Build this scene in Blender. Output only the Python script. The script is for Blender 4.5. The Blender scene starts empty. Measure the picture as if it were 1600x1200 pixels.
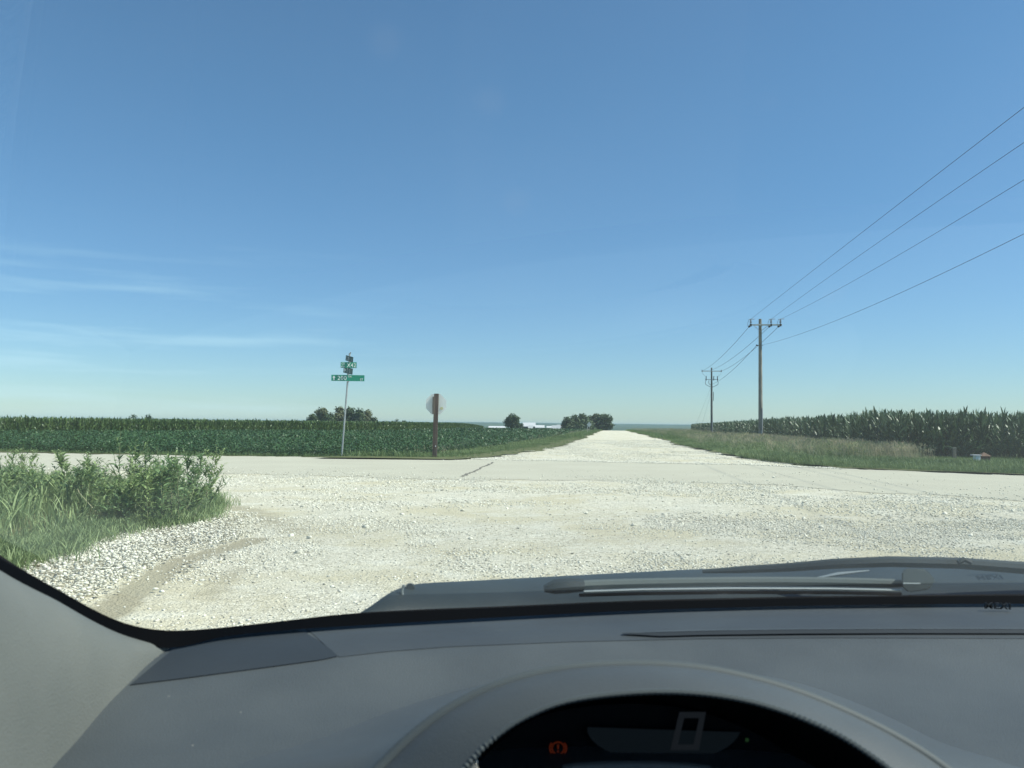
import bpy, bmesh, math
import numpy as np
from mathutils import Vector, Matrix, Euler
R = math.radians
rng = np.random.default_rng(7)
SC = bpy.context.scene
COL = SC.collection

# ------------------------------------------------------------------ camera
CAMZ = 1.3
F = 1290.0                                   # focal length in pixels of the 1600 px wide photograph
pitch, roll = math.atan(63.3 / F), math.atan(0.0105)
fwd = Vector((0, math.cos(pitch), math.sin(pitch)))
rgt0 = Vector((1, 0, 0)); up0 = rgt0.cross(fwd)
rgt = rgt0 * math.cos(roll) + up0 * math.sin(roll)
up = up0 * math.cos(roll) - rgt0 * math.sin(roll)
cam = bpy.data.objects.new('camera', bpy.data.cameras.new('camera')); COL.objects.link(cam)
cam.matrix_world = Matrix(((rgt.x, up.x, -fwd.x, 0), (rgt.y, up.y, -fwd.y, 0), (rgt.z, up.z, -fwd.z, CAMZ), (0, 0, 0, 1)))
cam.data.sensor_width = 36; cam.data.lens = 36 * F / 1600
cam.data.clip_start = 0.05; cam.data.clip_end = 30000
cam.data.dof.use_dof = True; cam.data.dof.focus_distance = 35; cam.data.dof.aperture_fstop = 14   # a phone's small lens: only the cabin goes soft
SC.camera = cam

# ------------------------------------------------------------------ sky and sun
SUN_AZ, SUN_EL = R(99), R(51)               # azimuth clockwise from the view direction (+Y)
w = bpy.data.worlds.new('World'); SC.world = w; w.use_nodes = True
wn, wl = w.node_tree.nodes, w.node_tree.links
bg = wn['Background']; bg.inputs[1].default_value = 0.115
sky = wn.new('ShaderNodeTexSky'); sky.sky_type = 'NISHITA'; sky.sun_disc = False
sky.sun_elevation = SUN_EL; sky.sun_rotation = SUN_AZ
sky.air_density = 1.0; sky.dust_density = 0.1; sky.ozone_density = 3.2; sky.altitude = 200
# thin cirrus, low on the left
tc = wn.new('ShaderNodeTexCoord')
mp = wn.new('ShaderNodeMapping'); mp.inputs['Scale'].default_value = (3.0, 3.0, 42.0); mp.inputs['Rotation'].default_value = (0, R(-7), 0)
nz = wn.new('ShaderNodeTexNoise'); nz.inputs['Scale'].default_value = 1.0; nz.inputs['Detail'].default_value = 6; nz.inputs['Roughness'].default_value = .55
rp = wn.new('ShaderNodeValToRGB'); rp.color_ramp.elements[0].position = .5; rp.color_ramp.elements[1].position = .78
sx = wn.new('ShaderNodeSeparateXYZ')
def wmr(src, a, b):
    m = wn.new('ShaderNodeMapRange'); m.interpolation_type = 'SMOOTHSTEP'
    m.inputs['From Min'].default_value = a; m.inputs['From Max'].default_value = b; wl.new(src, m.inputs['Value']); return m.outputs[0]
def wmul(a, b):
    m = wn.new('ShaderNodeMath'); m.operation = 'MULTIPLY'
    wl.new(a, m.inputs[0])
    if isinstance(b, (int, float)): m.inputs[1].default_value = b
    else: wl.new(b, m.inputs[1])
    return m.outputs[0]
wl.new(tc.outputs['Generated'], mp.inputs[0]); wl.new(mp.outputs[0], nz.inputs[0]); wl.new(nz.outputs[0], rp.inputs[0])
wl.new(tc.outputs['Generated'], sx.inputs[0])
k = wmul(wmr(sx.outputs[0], 0.0, -0.5), wmr(sx.outputs[2], 0.25, 0.08))
k = wmul(wmul(k, rp.outputs[0]), .5)
cm = wn.new('ShaderNodeMix'); cm.data_type = 'RGBA'
wl.new(k, cm.inputs[0]); wl.new(sky.outputs[0], cm.inputs[6]); cm.inputs[7].default_value = (8.5, 9.2, 8.8, 1)
# the day's own air colour: a little more cyan low down, deeper blue overhead
tm = wn.new('ShaderNodeMix'); tm.data_type = 'RGBA'; wl.new(wmr(sx.outputs[2], -.02, .42), tm.inputs[0])
tm.inputs[6].default_value = (.48, .60, .73, 1); tm.inputs[7].default_value = (.54, .73, .79, 1)
mm_ = wn.new('ShaderNodeMix'); mm_.data_type = 'RGBA'; mm_.blend_type = 'MULTIPLY'; mm_.inputs[0].default_value = 1
wl.new(cm.outputs[2], mm_.inputs[6]); wl.new(tm.outputs[2], mm_.inputs[7]); wl.new(mm_.outputs[2], bg.inputs[0])
sl = bpy.data.lights.new('sun', 'SUN'); sl.energy = 4.2; sl.angle = R(.53); sl.color = (1, .955, .88)
so = bpy.data.objects.new('sun', sl); COL.objects.link(so)
sdir = Vector((math.sin(SUN_AZ) * math.cos(SUN_EL), math.cos(SUN_AZ) * math.cos(SUN_EL), math.sin(SUN_EL)))
so.rotation_euler = sdir.to_track_quat('Z', 'Y').to_euler()
SC.view_settings.view_transform = 'Standard'; SC.view_settings.look = 'None'
SC.view_settings.exposure = 0.72; SC.view_settings.gamma = 1
SC.cycles.max_bounces = 8; SC.cycles.transparent_max_bounces = 12; SC.cycles.volume_bounces = 0
SC.cycles.sample_clamp_indirect = 6

# ------------------------------------------------------------------ helpers: pixels -> places
def ray(px, py): return fwd + rgt * ((px - 800) / F) - up * ((py - 600) / F)
def G(px, py, z=0.0):
    r = ray(px, py); t = (z - CAMZ) / r.z
    return Vector((r.x * t, r.y * t, z))
def at(px, py, D):
    r = ray(px, py); t = D / r.y
    return Vector((r.x * t, D, CAMZ + r.z * t))
CAB = 0.9
def C(px, py, D): return at(px, py, D * CAB)   # a point of the cabin

# ------------------------------------------------------------------ helpers: materials
def mat(name, col, rough=.6, var=None, vscale=8, bump=0, bscale=60, metallic=0, spec=.5, trans=0, tint=None, detail=4, coords='Object', var2=None, v2scale=.5, v2pos=(.4, .65), coat=0):
    m = bpy.data.materials.new(name); m.use_nodes = True
    n, l = m.node_tree.nodes, m.node_tree.links
    b = n['Principled BSDF']; out = n['Material Output']
    b.inputs['Roughness'].default_value = rough; b.inputs['Metallic'].default_value = metallic
    b.inputs['Specular IOR Level'].default_value = spec; b.inputs['Coat Weight'].default_value = coat
    b.inputs['Base Color'].default_value = (*col, 1)
    t = n.new('ShaderNodeTexCoord'); src = None
    def mix(fac, a, bb):
        x = n.new('ShaderNodeMix'); x.data_type = 'RGBA'; l.new(fac, x.inputs[0])
        if isinstance(a, tuple): x.inputs[6].default_value = (*a, 1)
        else: l.new(a, x.inputs[6])
        x.inputs[7].default_value = (*bb, 1); return x.outputs[2]
    if var:
        z = n.new('ShaderNodeTexNoise'); z.inputs['Scale'].default_value = vscale; z.inputs['Detail'].default_value = detail
        l.new(t.outputs[coords], z.inputs[0])
        r_ = n.new('ShaderNodeValToRGB'); r_.color_ramp.elements[0].position = .36; r_.color_ramp.elements[1].position = .64
        l.new(z.outputs[0], r_.inputs[0]); src = mix(r_.outputs[0], col, var)
    if var2:
        z = n.new('ShaderNodeTexNoise'); z.inputs['Scale'].default_value = v2scale; z.inputs['Detail'].default_value = 5
        l.new(t.outputs[coords], z.inputs[0])
        r_ = n.new('ShaderNodeValToRGB'); r_.color_ramp.elements[0].position, r_.color_ramp.elements[1].position = v2pos
        l.new(z.outputs[0], r_.inputs[0]); src = mix(r_.outputs[0], src or col, var2)
    if tint:                                        # random per plant / stone: natural colour variety
        a = n.new('ShaderNodeAttribute'); a.attribute_name = 'tint'
        src = mix(a.outputs['Fac'], src or col, tint)
    if src: l.new(src, b.inputs['Base Color'])
    if bump:
        z = n.new('ShaderNodeTexNoise'); z.inputs['Scale'].default_value = bscale; z.inputs['Detail'].default_value = 3
        l.new(t.outputs[coords], z.inputs[0])
        bp = n.new('ShaderNodeBump'); bp.inputs['Strength'].default_value = bump; bp.inputs['Distance'].default_value = .01
        l.new(z.outputs[0], bp.inputs['Height']); l.new(bp.outputs[0], b.inputs['Normal'])
    if trans:
        tr = n.new('ShaderNodeBsdfTranslucent'); ms = n.new('ShaderNodeMixShader'); ms.inputs[0].default_value = trans
        if src: l.new(src, tr.inputs[0])
        else: tr.inputs[0].default_value = (*col, 1)
        l.new(b.outputs[0], ms.inputs[1]); l.new(tr.outputs[0], ms.inputs[2]); l.new(ms.outputs[0], out.inputs[0])
    return m
def emit(name, col, e, base=(.01, .01, .01)):
    m = mat(name, base, .6, spec=.05); b = m.node_tree.nodes['Principled BSDF']
    b.inputs['Emission Color'].default_value = (*col, 1); b.inputs['Emission Strength'].default_value = e
    return m

# ------------------------------------------------------------------ helpers: objects
def tag(o, label=None, cat=None, group=None, kind=None):
    if label: o['label'] = label
    if cat: o['category'] = cat
    if group: o['group'] = group
    if kind: o['kind'] = kind
    return o
def empty(name, loc, rz=0.0):
    o = bpy.data.objects.new(name, None); COL.objects.link(o)
    o.location = loc; o.rotation_euler.z = rz; o.empty_display_size = .1
    return o
def link(name, me, m=None, parent=None, loc=None):
    o = bpy.data.objects.new(name, me); COL.objects.link(o)
    if m: me.materials.append(m)
    if parent: o.parent = parent
    if loc is not None: o.location = loc
    return o
def local(parent, pts):
    """world points -> the parent's own space"""
    M = (Matrix.Translation(parent.location) @ parent.rotation_euler.to_matrix().to_4x4()).inverted()
    return [M @ Vector(p) for p in pts]
def npmesh(name, V, Fc, tint=None, smooth=False):
    """V (n,3); Fc list of arrays (m,k), one per k"""
    me = bpy.data.meshes.new(name)
    V = np.asarray(V, np.float32)
    me.vertices.add(len(V)); me.vertices.foreach_set('co', V.ravel())
    loops = np.concatenate([f.ravel() for f in Fc]).astype(np.int32)
    tot = np.concatenate([np.full(len(f), f.shape[1], np.int32) for f in Fc])
    st = np.concatenate([[0], np.cumsum(tot)[:-1]]).astype(np.int32)
    me.loops.add(len(loops)); me.loops.foreach_set('vertex_index', loops)
    me.polygons.add(len(tot)); me.polygons.foreach_set('loop_start', st); me.polygons.foreach_set('loop_total', tot)
    if smooth: me.polygons.foreach_set('use_smooth', np.ones(len(tot), bool))
    me.update(calc_edges=True)
    if tint is not None:
        a = me.attributes.new('tint', 'FLOAT', 'FACE'); a.data.foreach_set('value', np.asarray(tint, np.float32))
    return me
def scatter(name, protos, P, S, A, T=0.12, Sz=None, m=None, parent=None, tintf=None):
    """one mesh of many copies: protos [(V, Fq)], P (n,3) places, S scales, A turns, T tilt"""
    P = np.asarray(P, float); n = len(P); S = np.broadcast_to(S, n); Sz = S if Sz is None else np.broadcast_to(Sz, n)
    pick = rng.integers(0, len(protos), n); tn = rng.random(n) if tintf is None else tintf
    VV, FF, TT, off = [], {}, {}, 0
    tx, ty = rng.normal(0, T, n), rng.normal(0, T, n)
    for k_, (pv, pf) in enumerate(protos):
        ix = np.where(pick == k_)[0]
        if not len(ix): continue
        c, s = np.cos(A[ix])[:, None], np.sin(A[ix])[:, None]
        x = (pv[:, 0] * c - pv[:, 1] * s) * S[ix][:, None]; y = (pv[:, 0] * s + pv[:, 1] * c) * S[ix][:, None]; z = pv[:, 2][None] * Sz[ix][:, None]
        x = x + z * tx[ix][:, None]; y = y + z * ty[ix][:, None]
        v = np.stack([x, y, z], -1) + P[ix][:, None, :]
        VV.append(v.reshape(-1, 3))
        f = (pf[None] + (off + np.arange(len(ix)) * len(pv))[:, None, None]).reshape(-1, pf.shape[1])
        FF.setdefault(pf.shape[1], []).append(f)
        TT.setdefault(pf.shape[1], []).append(np.clip(np.repeat(tn[ix], len(pf)) + rng.normal(0, .12, len(f)), 0, 1))
        off += len(ix) * len(pv)
    ks = sorted(FF)
    me = npmesh(name, np.concatenate(VV), [np.concatenate(FF[q]) for q in ks], np.concatenate([np.concatenate(TT[q]) for q in ks]))
    return link(name, me, m, parent)
class MB:
    def __init__(s): s.v, s.f = [], []
    def add(s, v, f):
        o = len(s.v); s.v += [tuple(p) for p in v]; s.f += [tuple(i + o for i in q) for q in f]; return s
    def box(s, c, d, rz=0, M=None):
        x, y, z = d[0] / 2, d[1] / 2, d[2] / 2
        v = [Vector(p) for p in ((-x, -y, -z), (x, -y, -z), (x, y, -z), (-x, y, -z), (-x, -y, z), (x, -y, z), (x, y, z), (-x, y, z))]
        Q = Matrix.Rotation(rz, 4, 'Z') if M is None else M
        return s.add([Q @ p + Vector(c) for p in v], [(0, 3, 2, 1), (4, 5, 6, 7), (0, 1, 5, 4), (1, 2, 6, 5), (2, 3, 7, 6), (3, 0, 4, 7)])
    def tube(s, pts, r, n=8, cap=True):
        pts = [Vector(p) for p in pts]; rs = r if isinstance(r, (list, tuple)) else [r] * len(pts)
        o = len(s.v)
        for i, p in enumerate(pts):
            d = (pts[min(i + 1, len(pts) - 1)] - pts[max(i - 1, 0)]).normalized()
            a = Vector((0, 0, 1)) if abs(d.z) < .9 else Vector((1, 0, 0))
            u = d.cross(a).normalized(); v = d.cross(u)
            for k_ in range(n):
                t = 2 * math.pi * k_ / n; s.v.append(tuple(p + (u * math.cos(t) + v * math.sin(t)) * rs[i]))
        for i in range(len(pts) - 1):
            for k_ in range(n):
                a, b = o + i * n + k_, o + i * n + (k_ + 1) % n; s.f.append((a, b, b + n, a + n))
        if cap: s.f.append(tuple(range(o, o + n))[::-1]); e = o + (len(pts) - 1) * n; s.f.append(tuple(range(e, e + n)))
        return s
    def prism(s, outline, y0, y1):
        """outline [(x,z)] pulled from y0 to y1"""
        n = len(outline); o = len(s.v)
        for y in (y0, y1): s.v += [(x, y, z) for x, z in outline]
        s.f.append(tuple(o + i for i in range(n))); s.f.append(tuple(o + n + i for i in range(n))[::-1])
        for i in range(n): j = (i + 1) % n; s.f.append((o + j, o + i, o + n + i, o + n + j))
        return s
    def build(s, name, m, parent=None, smooth=False, bev=0):
        me = bpy.data.meshes.new(name); me.from_pydata(s.v, [], s.f); me.update()
        bm = bmesh.new(); bm.from_mesh(me); bmesh.ops.recalc_face_normals(bm, faces=bm.faces)
        if bev: bmesh.ops.bevel(bm, geom=bm.edges[:], offset=bev, segments=2, affect='EDGES')
        bm.to_mesh(me); bm.free()
        if smooth:
            for p in me.polygons: p.use_smooth = True
            try: me.set_sharp_from_angle(angle=R(40))
            except Exception: pass
        return link(name, me, m, parent)
def loft(name, rows, m, parent, thick=0, sub=2, close=False, flip=False):
    """a smooth skin through rows of world points"""
    pr = local(parent, [p for r in rows for p in r]); k_ = len(rows[0]); f = []
    for i in range(len(rows) - 1):
        for j in range(k_ - 1):
            a = i * k_ + j; q = (a, a + 1, a + k_ + 1, a + k_); f.append(q[::-1] if flip else q)
    me = bpy.data.meshes.new(name); me.from_pydata([tuple(p) for p in pr], [], f); me.update()
    for p in me.polygons: p.use_smooth = True
    o = link(name, me, m, parent)
    if sub:
        md = o.modifiers.new('sub', 'SUBSURF'); md.levels = md.render_levels = sub; md.boundary_smooth = 'PRESERVE_CORNERS'
    if thick:
        md = o.modifiers.new('sol', 'SOLIDIFY'); md.thickness = thick; md.offset = -1
    return o
def lerp_poly(pts, t):
    """point on a polyline of tuples at first-coordinate t"""
    for a, b in zip(pts, pts[1:]):
        if t <= b[0] or b is pts[-1]:
            q = (t - a[0]) / (b[0] - a[0]); return tuple(a[i] + (b[i] - a[i]) * q for i in range(1, len(a)))
def smooth(a, b, x):
    t = np.clip((x - a) / (b - a), 0, 1); return t * t * (3 - 2 * t)
def vnoise(x, y, s, seed=0):
    """cheap smooth value noise"""
    x = np.asarray(x, float) / s; y = np.asarray(y, float) / s
    xi, yi = np.floor(x), np.floor(y); xf, yf = x - xi, y - yi
    h = lambda a, b: np.modf(np.abs(np.sin(a * 127.1 + b * 311.7 + seed * 17.3) * 43758.5453))[0]
    u, v = xf * xf * (3 - 2 * xf), yf * yf * (3 - 2 * yf)
    return (h(xi, yi) * (1 - u) + h(xi + 1, yi) * u) * (1 - v) + (h(xi, yi + 1) * (1 - u) + h(xi + 1, yi + 1) * u) * v

# ------------------------------------------------------------------ the lie of the land
far_px = [(-900, 690), (-300, 700.5), (0, 707), (290, 712), (680, 717), (860, 719.5), (1180, 727), (1600, 743), (2300, 775)]
near_px = [(-900, 712), (-300, 724), (0, 733), (350, 741), (700, 750), (1000, 752), (1200, 759), (1400, 771), (1600, 783), (2300, 825)]
FAR = sorted([tuple(G(*p)[:2]) for p in far_px]); NEAR = sorted([tuple(G(*p)[:2]) for p in near_px])
FARx, FARy = np.array(FAR).T; NEARx, NEARy = np.array(NEAR).T
def far_y(x): return np.interp(x, FARx, FARy)
def near_y(x): return np.interp(x, NEARx, NEARy)
RD0, RDS, RHW = 5.85, 0.122, 3.95
def road_c(y): return RD0 + RDS * (y - 41)
def road_l(y): return road_c(y) - RHW - .4 * smooth(75, 45, y) - 3.0 * np.exp(-np.maximum(y - 29, 0) / 5.5) - .5 * np.sin(y * .21)*0.5
def road_r(y): return road_c(y) - .9 * smooth(90, 200, y) + RHW + 3.2 * np.exp(-np.maximum(y - 26, 0) / 4.5) + .25 * np.sin(y * .17 + 1)
def crest(y): return -8.0 * smooth(205, 620, y) - 4 * smooth(600, 2500, y)
def land(x, y):
    x = np.asarray(x, float); y = np.asarray(y, float)
    z = crest(y)
    dl = road_l(y) - x                       # distance to the left of the gravel road
    df = y - far_y(x)
    z = z - .38 * smooth(.6, 5, dl) * smooth(.3, 4, df)
    dr = x - road_r(y)
    z = z + (-.12 * smooth(.5, 3, dr) + .12 * smooth(3, 6, dr)) * smooth(.3, 3, df)
    return z
def surf(name, xs, ys, lift, m, keep=None, kind='structure', disp=None):
    X, Y = np.meshgrid(xs, ys); Z = land(X, Y) + lift
    if disp is not None: Z = Z + disp(X, Y)
    n = len(xs); idx = np.arange(len(xs) * len(ys)).reshape(len(ys), n)
    q = np.stack([idx[:-1, :-1], idx[:-1, 1:], idx[1:, 1:], idx[1:, :-1]], -1).reshape(-1, 4)
    if keep is not None:
        cx, cy = X.ravel()[q].mean(1), Y.ravel()[q].mean(1); q = q[keep(cx, cy)]
    me = npmesh(name, np.stack([X, Y, Z], -1).reshape(-1, 3), [q], smooth=True)
    return tag(link(name, me, m), kind=kind)
def strip(name, ys, lf, rf, lift, m, nx=14, kind='structure', swap=False, wob=0.0, bumpz=0.0):
    """a ribbon from left edge lf(t) to right edge rf(t); swap: t runs along x"""
    ys = np.asarray(ys, float); a = lf(ys) + wob * (vnoise(ys, ys * 0, .9, 3) - .5) + wob * .5 * (vnoise(ys, ys * 0, .25, 4) - .5); b = rf(ys) + wob * (vnoise(ys, ys * 0, .8, 5) - .5)+ wob * .5 * (vnoise(ys, ys * 0, .25, 6) - .5)
    u = np.linspace(0, 1, nx)[None]; A = a[:, None] * (1 - u) + b[:, None] * u; T = np.repeat(ys[:, None], nx, 1)
    X, Y = (T, A) if swap else (A, T)
    Z = land(X, Y) + lift + bumpz * (vnoise(X, Y, 1.7, 9) - .5)
    idx = np.arange(X.size).reshape(X.shape)
    q = np.stack([idx[:-1, :-1], idx[:-1, 1:], idx[1:, 1:], idx[1:, :-1]], -1).reshape(-1, 4)
    if swap: q = q[:, ::-1]
    return tag(link(name, npmesh(name, np.stack([X, Y, Z], -1).reshape(-1, 3), [q], smooth=True), m), kind=kind)

# gravel material: pale limestone chips over buff fines; dirt attribute = bare worn patches
def gravel_mat(name, dirt_attr=True):
    m = bpy.data.materials.new(name); m.use_nodes = True; n, l = m.node_tree.nodes, m.node_tree.links
    b = n['Principled BSDF']; b.inputs['Roughness'].default_value = .95; b.inputs['Specular IOR Level'].default_value = .15
    t = n.new('ShaderNodeTexCoord')
    def noise(sc, d=5, r=.55):
        z = n.new('ShaderNodeTexNoise'); z.inputs['Scale'].default_value = sc; z.inputs['Detail'].default_value = d; z.inputs['Roughness'].default_value = r
        l.new(t.outputs['Object'], z.inputs[0]); return z.outputs[0]
    def ramp(src, a, b_):
        r_ = n.new('ShaderNodeMapRange'); r_.inputs['From Min'].default_value = a; r_.inputs['From Max'].default_value = b_; r_.interpolation_type = 'SMOOTHSTEP'
        l.new(src, r_.inputs['Value']); return r_.outputs[0]
    def mix(f, a, c):
        x = n.new('ShaderNodeMix'); x.data_type = 'RGBA'; l.new(f, x.inputs[0])
        for s, q in ((6, a), (7, c)):
            if isinstance(q, tuple): x.inputs[s].default_value = (*q, 1)
            else: l.new(q, x.inputs[s])
        return x.outputs[2]
    def math_(op, a, c):
        x = n.new('ShaderNodeMath'); x.operation = op
        for i, q in enumerate((a, c)):
            if isinstance(q, (int, float)): x.inputs[i].default_value = q
            else: l.new(q, x.inputs[i])
        return x.outputs[0]
    vo = n.new('ShaderNodeTexVoronoi'); vo.inputs['Scale'].default_value = 42; l.new(t.outputs['Object'], vo.inputs[0])
    vs = n.new('ShaderNodeSeparateColor'); l.new(vo.outputs['Color'], vs.inputs[0])
    v2 = n.new('ShaderNodeTexVoronoi'); v2.inputs['Scale'].default_value = 110; l.new(t.outputs['Object'], v2.inputs[0])
    v2s = n.new('ShaderNodeSeparateColor'); l.new(v2.outputs['Color'], v2s.inputs[0])
    c = mix(ramp(vs.outputs[0], 0, 1), (.46, .44, .34), (.80, .77, .63))
    c = mix(math_('MULTIPLY', ramp(v2s.outputs[1], .4, 1), .35), c, (.54, .51, .41))
    # fines: buff patches where the stone has worn away
    c = mix(math_('MULTIPLY', ramp(noise(.55, 6), .42, .62), .85), c, (.57, .525, .37))
    c = mix(math_('MULTIPLY', ramp(noise(1.3, 6), .50, .70), .5), c, (.74, .735, .63))
    c = mix(math_('MULTIPLY', ramp(vs.outputs[2], .93, .99), .5), c, (.22, .21, .18))
    if dirt_attr:
        a = n.new('ShaderNodeAttribute'); a.attribute_name = 'dirt'
        dd = ramp(math_('ADD', a.outputs['Fac'], math_('MULTIPLY', math_('SUBTRACT', noise(5, 6), .5), .55)), .35, .75)
        c = mix(math_('MULTIPLY', dd, .85), c, (.34, .31, .215))
    l.new(c, b.inputs['Base Color'])
    h = math_('ADD', math_('MULTIPLY', vo.outputs['Distance'], -.5), math_('MULTIPLY', noise(14, 4), .9))
    h = math_('ADD', h, math_('MULTIPLY', v2.outputs['Distance'], -.25))
    bp = n.new('ShaderNodeBump'); bp.inputs['Strength'].default_value = .9; bp.inputs['Distance'].default_value = .022
    l.new(h, bp.inputs['Height']); l.new(bp.outputs[0], b.inputs['Normal'])
    return m
M_gravel = gravel_mat('gravel'); M_gravel2 = gravel_mat('gravel_far', False)
M_chip = mat('sealed_road', (.40, .385, .30), .9, var=(.52, .50, .40), vscale=45, var2=(.49, .475, .375), v2scale=.45, detail=6, bump=.35, bscale=130, spec=.2)
M_soil = mat('verge_soil', (.09, .115, .045), .95, var=(.15, .15, .075), vscale=6, bump=.5, bscale=30, spec=.1)
M_land = mat('farmland', (.055, .085, .03), .95, var=(.10, .12, .05), vscale=.02, var2=(.07, .10, .035), v2scale=.004, spec=.1)

# the ground reaches the horizon
gy = np.concatenate([np.linspace(-60, 20, 17)[:-1], np.linspace(20, 60, 81)[:-1], np.linspace(60, 260, 81)[:-1], np.linspace(260, 700, 45)[:-1], np.geomspace(700, 7200, 30)])
gx = np.concatenate([-np.geomspace(120, 7200, 26)[::-1][:-1], np.linspace(-120, -40, 41)[:-1], np.linspace(-40, 50, 181)[:-1], np.linspace(50, 130, 31)[:-1], np.geomspace(130, 7200, 26)])
surf('ground', gx, gy, -.03, M_land)

# worn dirt on the gravel apron: where wheels cut the corner
tracks = [([(160, 962), (230, 908), (275, 880), (330, 862), (400, 842)], .20, .95), ([(320, 930), (350, 905), (372, 888)], .26, .58), ([(352, 790), (400, 800), (460, 830)], .5, .6),
          ([(880, 850), (1000, 838), (1120, 846)], .7, .45), ([(700, 800), (860, 806), (1050, 800), (1300, 822)], .6, .42), ([(640, 742), (800, 746), (950, 748)], .5, .35), ([(1150, 870), (1300, 850), (1500, 862)], .6, .4)]
def dirt(X, Y):
    d = np.zeros_like(X)
    for pts, wd, amp in tracks:
        g = [G(*p) for p in pts]
        for a, b in zip(g, g[1:]):
            ax, ay, bx, by = a.x, a.y, b.x, b.y; L = (bx - ax) ** 2 + (by - ay) ** 2
            t = np.clip(((X - ax) * (bx - ax) + (Y - ay) * (by - ay)) / L, 0, 1)
            r = np.hypot(X - ax - t * (bx - ax), Y - ay - t * (by - ay))
            d = np.maximum(d, amp * np.exp(-(r / wd) ** 2))
    return d
# edge of the weedy bank at the left of the apron: x as a function of y
bank_px = [(-60, 905), (40, 874), (110, 848), (160, 832), (230, 826), (275, 817), (303, 806), (315, 793), (296, 778), (250, 762), (120, 752), (0, 746), (-200, 742)]
bank = np.array([tuple(G(*p)[:2]) for p in bank_px])
def in_poly(x, y, P):
    ins = np.zeros(np.shape(x), bool); n = len(P)
    for i in range(n):
        x0, y0 = P[i]; x1, y1 = P[(i + 1) % n]
        c = ((y0 > y) != (y1 > y)) & (x < (x1 - x0) * (y - y0) / (y1 - y0 + 1e-12) + x0); ins ^= c
    return ins
bank_poly = np.vstack([bank, [(-22, bank[-1][1] + .6), (-26, 14), (-14, 4), bank[0] + np.array([-4, -2.0])]])
def apron_bump(X, Y):
    k_ = smooth(0, 1.2, near_y(X) - Y)
    return -.001 * (1 - k_) + k_ * ( .022 * (vnoise(X, Y, .8, 1) - .5) + .012 * (vnoise(X, Y, .28, 2) - .5) - .006 * dirt(X, Y))
ax_, ay_ = np.arange(-17, 17.01, .09), np.arange(2.2, 24.5, .09)
apron = surf('gravel_apron', ax_, ay_, .0, M_gravel, keep=lambda x, y: y < far_y(x) - .8, disp=apron_bump)
XX, YY = np.meshgrid(ax_, ay_)
a_ = apron.data.attributes.new('dirt', 'FLOAT', 'POINT'); a_.data.foreach_set('value', dirt(XX, YY).ravel().astype(np.float32))
surf('gravel_shoulder', np.linspace(-70, 45, 60), np.linspace(-20, 30, 50), -.022, M_gravel2, keep=lambda x, y: y < far_y(x) - 1)
strip('gravel_road', np.concatenate([np.linspace(23.5, 60, 150), np.linspace(60, 260, 160)[1:]]), road_l, road_r, .003, M_gravel2, wob=.9)
strip('paved_road', np.linspace(-60, 40, 700), near_y, far_y, .005, M_chip, nx=10, swap=True, wob=.9)
# crack across the paving
ck = MB(); pts = [G(*p) for p in ((722, 745), (735, 739), (741, 737), (752, 731), (764, 726), (772, 722.5))]
for a, b in zip(pts, pts[1:]):
    d = (b - a).normalized(); nrm = Vector((-d.y, d.x, 0))
    for k_ in range(4):
        p = a.lerp(b, k_ / 4) + nrm * rng.normal(0, .03); q = a.lerp(b, (k_ + 1) / 4) + nrm * rng.normal(0, .03); w_ = rng.uniform(.025, .06)
        ck.add([p + nrm * w_ + Vector((0, 0, .0135)), p - nrm * w_ + Vector((0, 0, .0135)), q - nrm * w_ * .6 + Vector((0, 0, .0135)), q + nrm * w_ * .6 + Vector((0, 0, .0135))], [(0, 1, 2, 3)])
tag(ck.build('pavement_crack', mat('crack', (.16, .15, .125), 1)), kind='structure')

# verges: soil sheets under the grass
def right_field_edge(y): return np.interp(y, [20, 34.5, 46, 69, 94, 150, 225, 300], [15.9, 16.2, 18.4, 21.6, 26.2, 36.5, 49.5, 62])
def verge_l(x): return far_y(x)
strip('verge_left', np.linspace(-60, -.9, 400), lambda x: far_y(x) - .08, lambda x: far_y(x) + .1 + 2.3 * smooth(-.9, -2.6, x), .008, M_soil, nx=6, swap=True, wob=.35, bumpz=.06)
strip('verge_left', np.concatenate([np.linspace(29.6, 60, 120), np.linspace(60, 240, 90)[1:]]), lambda y: road_l(y) - 4.6, lambda y: road_l(y) + .3, .03, M_soil, nx=8, wob=.6, bumpz=.08)
strip('verge_right', np.concatenate([np.linspace(34, 60, 100), np.linspace(60, 240, 90)[1:]]), lambda y: road_r(y), lambda y: np.maximum(right_field_edge(y) + 1.5, road_r(y) + 2), .05, M_soil, nx=16, wob=.6, bumpz=.1)
strip('verge_right', np.linspace(10.6, 60, 300), lambda x: far_y(x) + .1, lambda x: np.full_like(x, 35.2), .04, M_soil, nx=16, swap=True, wob=.3, bumpz=.08)
def bank_h(x, y):
    """height of the weedy bank above the apron"""
    d = np.full(np.shape(x), 9.0)
    for i in range(len(bank) - 1):
        (x0, y0), (x1, y1) = bank[i], bank[i + 1]; L = (x1 - x0) ** 2 + (y1 - y0) ** 2
        t = np.clip(((x - x0) * (x1 - x0) + (y - y0) * (y1 - y0)) / L, 0, 1)
        d = np.minimum(d, np.hypot(x - x0 - t * (x1 - x0), y - y0 - t * (y1 - y0)))
    return .03 + .10 * smooth(0, .9, d) + .05 * vnoise(x, y, .5, 8) * smooth(0, .4, d)
bx_, by_ = np.arange(-24, -3, .12), np.arange(4, 24, .12)
surf('grass_bank', bx_, by_, 0, M_soil, keep=lambda x, y: in_poly(x, y, bank_poly), disp=lambda X, Y: bank_h(X, Y))

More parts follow.
